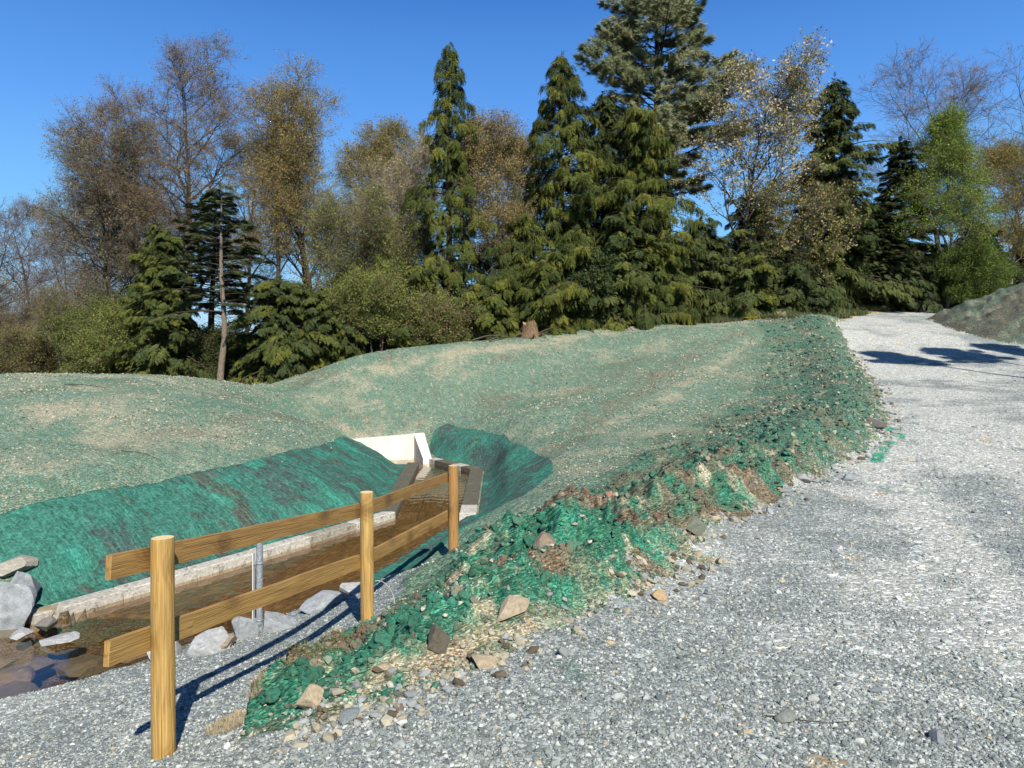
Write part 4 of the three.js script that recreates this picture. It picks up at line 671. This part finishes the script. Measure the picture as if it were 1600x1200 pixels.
// --- broadleaved trees
const LEAFG = [[.18, .20, .05], [.14, .17, .045], [.22, .22, .06]], OCH = [[.38, .27, .075], [.30, .225, .065], [.26, .225, .07]], PUR = [[.24, .16, .09], [.22, .17, .075], [.22, .20, .07], [.27, .20, .10]], PALE = [[.32, .29, .13], [.38, .33, .18], [.24, .24, .09]];
const bareT = (label, x, d, top, r, o = {}) => broadleaf(label, x, d, top, { name: 'bare_tree', r, kids: [14, 8, 5], start: .22, tw: 3, ts: .65, leaf: 'small', lp: .35, ls: .34, c: [[.17, .12, .08], [.15, .13, .07]], twig: [.125, .088, .07], bark: [.12, .095, .075], ...o });
bareT('bare brown tree at the far left edge', -35.2, 50, 11.6, 3.4); bareT('taller of the bare brown trees at the far left', -33.3, 53, 12.6, 3.0); bareT('bare brown tree with a forked top left of the grey green tree', -29.2, 50, 10.0, 2.8); bareT('thin bare brown tree in the gap beside the grey green tree', -26.2, 48, 8.6, 2.4);
broadleaf('slender white birch stem with a thin crown among brown thicket', -21.3, 36, 5.0, { name: 'birch_tree', r: .9, kids: [10, 6, 3], start: .6, tw: 3, ts: .4, leaf: 'small', lp: .5, ls: .26, c: LEAFG, bark: [.50, .43, .36], limb: [.2, .15, .12], tr: .065, stems: [[0, 0, -.05, 0, 1]] });
broadleaf('grey green leafing tree with twin trunks left of the tall purple tree', -21.4, 40, 13.0, { r: 3.3, kids: [15, 8, 5], start: .3, tw: 3, ts: .55, leaf: 'small', lp: .8, ls: .36, c: [[.20, .21, .10], [.17, .18, .08], [.22, .18, .12]], stems: [[-.3, 0, -.06, 0, .95], [.5, .2, .05, .03, 1]], ang: [.75, .8, .8], bark: [.10, .08, .065] });
broadleaf('tallest left tree with purple brown budding twigs', -17.6, 42, 19.0, { r: 5.6, kids: [22, 9, 6], start: .3, tw: 3, ts: .65, leaf: 'small', lp: .95, ls: .34, c: PUR, twig: [.135, .095, .07], bark: [.11, .085, .07], wand: .2, prof: t => .95 - .55 * t, ang: [.7, .8, .8], stems: [[0, 0, .02, 0, 1], [-.5, .2, -.16, .05, .80]] });
broadleaf('ochre budding tree right of the tall purple tree', -12.6, 40, 16.2, { r: 3.2, kids: [17, 7, 4], start: .42, tw: 3, ts: .55, leaf: 'small', lp: .95, ls: .36, c: OCH, bark: [.10, .075, .055], ang: [.55, .8, .8], prof: t => .9 - .35 * t, trop: [.04, .03, .02] });
broadleaf('ochre tree with a forked dark trunk in the middle of the left group', -10.4, 42, 16.7, { r: 3.6, kids: [19, 8, 5], start: .4, tw: 3, ts: .55, leaf: 'small', lp: 1, lv: 1, twig: [.17, .125, .065], ls: .36, c: OCH.concat([[.19, .20, .06]]), bark: [.10, .075, .055], ang: [.55, .8, .8], prof: t => .9 - .35 * t, stems: [[0, 0, .03, 0, 1], [.1, 0, -.1, 0, .86]] });
broadleaf('greenish ochre tree at the right side of the left group', -8.3, 44, 15.4, { r: 3.1, kids: [20, 8, 5], start: .34, tw: 3, ts: .55, leaf: 'small', lp: 1, lv: 2, twig: [.17, .125, .065], ls: .36, c: [[.20, .20, .06], [.25, .20, .06]], bark: [.12, .10, .08], weep: .35, ang: [.7, .8, .8] });
broadleaf('pale thinly leaved tree left of the tall lone cedar', -6.0, 39, 12.3, { r: 2.4, kids: [14, 8, 5], start: .25, tw: 3, ts: .55, leaf: 'small', lp: .8, ls: .36, c: PALE, bark: [.30, .25, .20], limb: [.28, .22, .17], twig: [.25, .19, .15] });
broadleaf('olive willow with many stems above the right end of the left mound', -6.6, 34.5, 9.0, { r: 1.7, kids: [14, 7, 4], start: .2, tw: 3, ts: .5, leaf: 'small', lp: .95, ls: .36, c: LEAFG, bark: [.16, .12, .08], stems: [[-.5, 0, -.14, 0, .95], [0, .2, .02, .04, 1], [.5, 0, .16, 0, .9]] });
broadleaf('many stemmed willow shrub at the crest of the bank', -5.5, 31.2, 6.0, { name: 'shrub', cat: 'shrub', r: .7, kids: [9, 5, 3], start: .25, tw: 2, ts: .36, leaf: 'small', lp: 1, lv: 2, ls: .34, c: LEAFG, bark: [.24, .18, .12], tr: .04, stems: [[-.5, 0, -.25, 0, .8], [-.2, .1, -.1, .05, .95], [.1, 0, .06, 0, 1], [.4, 0, .24, 0, .85], [.2, .3, .12, .1, .9]] });
broadleaf('ochre leafed rounded tree between the lone cedar and the tattered cedar', -.6, 36, 11.9, { r: 2.6, kids: [20, 9, 6], start: .22, tw: 4, ts: .5, leaf: 'small', lp: 1, lv: 2, ls: .36, c: [[.27, .21, .075], [.23, .19, .07], [.30, .24, .11]], bark: [.22, .16, .12], ang: [.6, .8, .8] });
broadleaf('dark glossy holly shrub in front of the broad cedar', 3.6, 32.6, 6.0, { name: 'shrub', cat: 'shrub', r: .9, kids: [14, 7, 4], start: .08, tw: 3, ts: .3, leaf: 'leaf', lv: 3, ls: .36, c: [[.055, .080, .028], [.075, .10, .03], [.05, .07, .03]], bark: [.1, .08, .06] });
broadleaf('white blossoming cherry tree with branches reaching up to the right', 10.9, 38, 15.9, { name: 'cherry_tree', r: 4.2, kids: [19, 7, 5], start: .28, tw: 3, ts: .5, leaf: 'leaf', lp: .85, lv: 1, ls: .36, c: [[.46, .40, .28], [.38, .33, .19], [.30, .26, .11], [.24, .23, .085]], bark: [.12, .085, .07], ang: [.62, .7, .8], prof: t => .95 - .45 * t, stems: [[0, 0, .10, 0, 1]], trop: [.03, .03, .02] });
broadleaf('olive leafed tree leaning in front of the conical cypress', 13.4, 36.8, 9.2, { r: 2.5, kids: [11, 6, 4], start: .3, tw: 3, ts: .5, leaf: 'leaf', lp: .7, ls: .36, c: [[.20, .19, .05], [.15, .16, .045], [.30, .25, .12]], bark: [.1, .08, .06], stems: [[0, 0, .12, 0, 1]] });
bareT('bare oak rising behind the bright green birch', 28.9, 52, 20.4, 6.0, { kids: [16, 9, 6], start: .45, prof: t => .95 - .3 * t, ang: [.9, .8, .8], wand: .24, lp: .1, twig: [.16, .125, .10], bark: [.14, .115, .09] });
bareT('bare tree with spreading boughs at the right edge', 34.5, 52, 19.8, 5.5, { kids: [14, 9, 6], start: .4, wand: .22, lp: .2, twig: [.16, .12, .09] });
broadleaf('bright fresh green birch with a white trunk', 22.2, 38.8, 14.8, { name: 'birch_tree', r: 2.9, kids: [24, 8, 5], start: .16, tw: 3, ts: .5, leaf: 'small', lp: 1, lv: 2, ls: .36, c: [[.17, .25, .035], [.14, .21, .03], [.21, .28, .045]], bark: [.55, .50, .42], limb: [.25, .2, .15], tr: .10, ang: [.6, .8, .8], prof: t => 1.02 - .85 * t, weep: .25 });
broadleaf('ochre green birch at the right edge behind the soil heap', 27.4, 42, 13.9, { name: 'birch_tree', r: 2.8, kids: [18, 8, 5], start: .25, tw: 4, ts: .55, leaf: 'small', lp: 1, lv: 2, ls: .36, c: [[.27, .22, .05], [.20, .20, .045], [.32, .23, .06]], bark: [.45, .38, .30], tr: .12, weep: .3 });
broadleaf('yellow green tree between the purple tree and the ochre tree', -15.2, 44, 14.2, { r: 3.0, kids: [17, 8, 5], start: .3, tw: 3, ts: .55, leaf: 'small', lp: 1, ls: .36, c: [[.22, .21, .06], [.26, .21, .065]], bark: [.10, .08, .06], ang: [.65, .8, .8] });
broadleaf('yellow green tree behind the pale thin tree', -7.0, 46, 14.2, { r: 3.2, kids: [18, 8, 5], start: .28, tw: 3, ts: .55, leaf: 'small', lp: 1, lv: 2, ls: .36, c: [[.23, .22, .065], [.28, .22, .07]], bark: [.12, .10, .08], ang: [.65, .8, .8] });
broadleaf('yellow green tree behind the twin trunk tree', -22.6, 46, 11.8, { r: 3.0, kids: [16, 8, 5], start: .25, tw: 3, ts: .55, leaf: 'small', lp: .9, ls: .36, c: [[.19, .19, .06], [.22, .18, .07]], bark: [.11, .09, .07] });
// --- shrubs and thicket
const shrub = (label, x, d, top, r, c, o = {}) => broadleaf(label, x, d, top, { name: 'shrub', cat: 'shrub', r: r * .72, kids: [12, 6, 4], start: .08, tw: 3, ts: .34, leaf: 'small', lp: .9, lv: 1, ls: .34, c, bark: [.14, .105, .075], tr: .035, twig: [.10, .08, .05], stems: [[-.3, 0, -.28, 0, .85], [0, .1, 0, .05, 1], [.3, 0, .28, 0, .85], [-.1, -.2, -.12, -.2, .9]], ...o });
const BRN = [[.17, .125, .07], [.15, .12, .06], [.20, .15, .085]];
[[-31, 46, 7.2, 'left of the forked bare tree'], [-27, 45, 6.6, 'between the bare trees and the grey green tree'], [-23.2, 43, 6.2, 'under the grey green tree'], [-33.5, 45, 6.6, 'at the very left of the wood']].forEach(([x, d, top, w]) => shrub('tall brown twiggy thicket ' + w, x, d, top, 3.0, BRN, { lp: .7, ts: .5 }));
shrub('brown thicket shrub at the far left edge', -28.4, 42, 5.0, 2.2, BRN, { lp: .5 }); shrub('brown thicket shrub below the bare trees', -25.0, 41, 5.0, 2.0, BRN, { lp: .5 }); shrub('brown olive shrub left of the slender white birch stem', -23.4, 37, 3.7, 1.7, BRN.concat(LEAFG), { lp: .7 });
shrub('low brown shrub along the crest at the left edge', -26.5, 36, 3.2, 2.0, BRN, { lp: .6 }); shrub('fresh green shrub right of the slender white birch stem', -18.8, 35, 4.9, 1.9, [[.13, .16, .04], [.11, .14, .04], [.17, .18, .05]], { lv: 2 }); shrub('olive shrub left of the bushy drooping cedar', -17.0, 33.5, 3.9, 1.6, LEAFG, { lv: 2 });
shrub('green shrub at the foot of the twin trunk tree', -20.6, 37.5, 4.4, 1.8, [[.13, .15, .045], [.16, .14, .06]]); shrub('light green shrub above the low cypress by the dip', -9.2, 35, 5.6, 1.6, [[.20, .22, .07], [.16, .19, .06]], { lv: 2 });
shrub('twiggy brown shrub below the tall lone cedar', -3.0, 31.3, 4.2, 1.1, BRN.concat(LEAFG), { lp: 1, tw: 2, lv: 2, kids: [9, 5, 3] });
shrub('dark leafy shrub behind the pale conifer trunk', -12.8, 33.5, 2.9, 1.6, [[.07, .085, .03], [.09, .09, .035]], { lv: 3, twig: [.045, .038, .028], bark: [.06, .05, .04] }); 
shrub('leafy green shrub at the foot of the bright green birch', 23.2, 38.6, 7.4, 1.6, [[.12, .17, .03], [.09, .13, .03]], { lv: 3, twig: [.045, .038, .028], bark: [.06, .05, .04] }); shrub('dark shrub filling the gap behind the bright green birch', 24.4, 41.2, 7.6, 1.9, [[.06, .08, .028]], { lv: 3, twig: [.045, .038, .028] }); shrub('dark shrub behind the foot of the dark spruce by the birch', 21.4, 42.5, 7.4, 1.9, [[.06, .08, .028]], { lv: 3, twig: [.045, .038, .028] }); shrub('dark low shrub at the foot of the short spruce', 17.2, 38.9, 6.6, 1.2, [[.06, .08, .028]], { lv: 3, twig: [.045, .038, .028], bark: [.06, .05, .04] });
// --- trees standing outside the picture to the right of the track; their shade lies across it
[[16.2, 14.8, 12.0, 'nearest'], [18.3, 15.3, 12.1, 'middle'], [20.4, 15.9, 12.2, 'farthest']].forEach(([x, d, top, w]) => conifer(w + ' of three roadside pines outside the picture right of the track', x, d, top, { name: 'pine_tree', r: 1.9, n: 90, start: .80, pow: .5, spray: 'pine', size: .42, per: 26, hang: .05, c: PIN, tr: .13, rise: .2, droop: 0 }));
console.log('trees done');
// ------------------------------------------------------------------ stumps, dead wood, grass, flowers
{
  const barkM = new THREE.MeshStandardMaterial({ color: col(.30, .19, .10), map: barkMap, bumpMap: barkMap, bumpScale: .03, roughness: 1 }), cut = new THREE.MeshStandardMaterial({ color: col(.48, .30, .15), map: rockMap, roughness: .95 });
  const stump = (label, x, d, r, h, seed, mat) => {
    const R = rng(seed), gy = ground(x, d), T = thing('tree_stump', label, 'stump', x, gy - .05, -d);
    const pts = [], n = 22, lev = 7, p = [], idx = [];
    for (let j = 0; j <= lev; j++) for (let i = 0; i <= n; i++) { const a = i / n * 6.2832, t = j / lev, f = (1 + .55 * Math.pow(1 - t, 2.5)) * (1 + .22 * n2(Math.cos(a) * 1.7 + seed, Math.sin(a) * 1.7, t)); p.push(Math.cos(a) * r * f, t * h * (1 + .35 * n2(Math.cos(a) * 1.5 + seed, Math.sin(a) * 1.5, 9) * (t > .9 ? 1 : .3)), Math.sin(a) * r * f); }
    for (let j = 0; j < lev; j++) for (let i = 0; i < n; i++) { const a = j * (n + 1) + i, b = a + n + 1; idx.push(a, b, a + 1, b, b + 1, a + 1); }
    const g = new THREE.BufferGeometry(); g.setAttribute('position', new THREE.Float32BufferAttribute(p, 3)); const uv = []; for (let k = 0; k < p.length / 3; k++) uv.push((k % (n + 1)) / n * 2, Math.floor(k / (n + 1)) / lev); g.setAttribute('uv', new THREE.Float32BufferAttribute(uv, 2)); g.setIndex(idx); g.computeVertexNormals(); part('bole', g, mat ?? barkM, T);
    const top = [0, h * .93, 0], tp = [...top], ti = []; for (let i = 0; i <= n; i++) { const o = (lev * (n + 1) + i) * 3; tp.push(p[o], p[o + 1], p[o + 2]); } for (let i = 0; i < n; i++) ti.push(0, i + 2, i + 1);
    const tg = new THREE.BufferGeometry(); tg.setAttribute('position', new THREE.Float32BufferAttribute(tp, 3)); tg.setAttribute('uv', new THREE.Float32BufferAttribute(tp.filter((_, i) => i % 3 !== 1), 2)); tg.setIndex(ti); tg.computeVertexNormals(); part('cut_face', tg, cut, T);
    for (let k = 0; k < 6; k++) { const a = k * 1.05 + R() * .5, q = [], rr = []; for (let s = 0; s <= 5; s++) { const u = s / 5; q.push(V(Math.cos(a + u * .4) * r * (.8 + u * 2.0), .12 * h + .16 * Math.sin(u * 3) * (R() + .4) - u * .12, Math.sin(a + u * .4) * r * (.8 + u * 2.0))); rr.push(r * .22 * (1 - u * .8)); } part('root', tubes([{ pts: q, rad: rr, sides: 6 }]), barkM, T); }
    return T;
  };
  stump('torn orange brown stump with roots at the crest under the cedars', .75, 31.0, .30, .62, 3);
  stump('small pale stump on the grass verge left of the track end', 11.9, 33.6, .2, .36, 8, new THREE.MeshStandardMaterial({ color: col(.36, .30, .22), map: barkMap, roughness: 1 }));
  const stick = (label, pts, r) => { const c = new THREE.CatmullRomCurve3(pts.map(([x, d, h]) => V(x, ground(x, d) + h, -d))), q = c.getPoints(14), m = shadowed(new THREE.Mesh(tubes([{ pts: q, rad: q.map((_, i) => r * (1 - i / 20)), sides: 6 }]), bark([.16, .12, .085]))); m.name = nm('dead_branch'); scene.add(m); tag(m, label, 'branch'); };
  stick('dead branch lying on the crest left of the orange brown stump', [[-1.6, 30.4, .05], [-.9, 30.5, .22], [-.2, 30.4, .12], [.2, 30.5, .06]], .05);
  stick('short forked dead branch beside the orange brown stump', [[-.9, 30.2, .02], [-.5, 30.3, .25], [-.3, 30.4, .38]], .04);
  stick('broken root end sticking out right of the orange brown stump', [[1.0, 30.9, .1], [1.5, 30.9, .3], [1.9, 30.8, .34]], .045);
  stick('dark stick lying on the left mound near its crest', [[-11.2, 19, .03], [-10.5, 18.7, .04], [-9.9, 18.5, .03]], .014);
  stick('dark stick lying low on the left mound above the mat', [[-6.3, 12.2, .02], [-5.9, 12.15, .03], [-5.5, 12.0, .02]], .007);
  stick('pale thin stick in gravel at the lower right', [[1.15, 3.42, .012], [1.4, 3.36, .016], [1.6, 3.4, .01]], .0028);
}
{ // grass on the verge behind the track and a few tufts on the spoil
  const blade = seed => { const R = rng(seed), L = []; for (let i = 0; i < 12; i++) { const a = R() * 6.28, b = V((R() - .5) * .5, 0, (R() - .5) * .5), s = .3 + R() * .5; L.push([b, b.clone().add(V(Math.cos(a) * s, .6 + R() * .5, Math.sin(a) * s)), .03, V(-Math.sin(a), 0, Math.cos(a))]); } return blades(L); };
  const gs = [blade(61), blade(62)], gm = new THREE.MeshPhysicalMaterial({ roughness: .8, transmission: .3, thickness: 0 });
  const put = (name, label, count, seed, at, c) => { const R = rng(seed), list = [[], []]; for (let i = 0; i < count; i++) { const r = at(R); if (r) list[i % 2].push(r); } list.forEach((l, k) => { const m = shadowed(new THREE.InstancedMesh(gs[k], gm, l.length)); m.name = nm(name); m.userData.kind = 'stuff'; tag(m, label, 'grass'); l.forEach(([x, d, s], i) => { _m.makeRotationY(R() * 6.28).scale(V(s, s * (.7 + R() * .6), s)); _m.setPosition(x, ground(x, d) - .01, -d); m.setMatrixAt(i, _m); m.setColorAt(i, tint(R, c[Math.floor(R() * c.length)], .4)); }); scene.add(m); }); };
  put('verge_grass', 'rough grass on the verge between the track and the trees', 9000, 71, R => { const x = 8.5 + R() * 17, lo = x < 12.5 ? 32.4 : lerp(32.6, 38.8, sst(13, 21, x)), d = lo + .2 + R() * 4.5; if (inPoly(GRAVEL, x, d) || fbm(x * .9, d * 1.6, 3, 83) > .1) return null; return [x, d, .14 + R() * .2]; }, [[.10, .125, .03], [.13, .13, .045], [.085, .11, .03]]);
  put('crest_grass', 'dry grass and litter along the crest under the trees', 5000, 72, R => { const x = -24 + R() * 32, d = (x < -11 ? 30.5 : lerp(30.6, 33.6, sst(-11, 6, x))) + R() * 3.5; return [x, d, .12 + R() * .2]; }, [[.12, .10, .05], [.09, .09, .035]]);
  put('spoil_grass', 'small green grass patch on the near end of the green spoil', 420, 73, R => { const x = -1.25 + (R() - .5) * .5, d = 5.0 + (R() - .5) * .7; return [x, d, .02 + R() * .03]; }, [[.10, .15, .03], [.13, .15, .05]]);
  put('dry_grass', 'dry straw tuft on the gravel below the green spoil', 500, 74, R => { const a = R() * 6.28, q = Math.sqrt(R()) * .16; return [-1.62 + Math.cos(a) * q, 4.42 + Math.sin(a) * q * 1.2, .02 + R() * .025]; }, [[.36, .29, .17], [.28, .22, .13]]);
  // dandelions
  const fg = (() => { const L = []; for (let i = 0; i < 10; i++) { const a = i * .628; L.push([V(0, .5, 0), V(Math.cos(a) * .5, .62, Math.sin(a) * .5), .14, V(-Math.sin(a), 0, Math.cos(a))]); } L.push([V(0, 0, 0), V(0, .55, 0), .03, V(1, 0, 0)]); return blades(L); })();
  const R = rng(75), n = 46, m = shadowed(new THREE.InstancedMesh(fg, new THREE.MeshStandardMaterial({ color: col(.72, .58, .03), roughness: .7 }), n)); m.name = nm('dandelions'); m.userData.kind = 'stuff'; tag(m, 'yellow dandelion flowers at the left end of the grass verge', 'flowers');
  for (let i = 0; i < n; i++) { const x = i < 38 ? 10.1 + R() * 1.6 : 14.4 + R() * .8, d = 32.6 + R() * .7 + (i < 38 ? 0 : 3); _m.makeRotationY(R() * 6).scale(V(.16, .3, .16)); _m.setPosition(x, ground(x, d), -d); m.setMatrixAt(i, _m); } scene.add(m);
}
renderer.render(scene, camera);
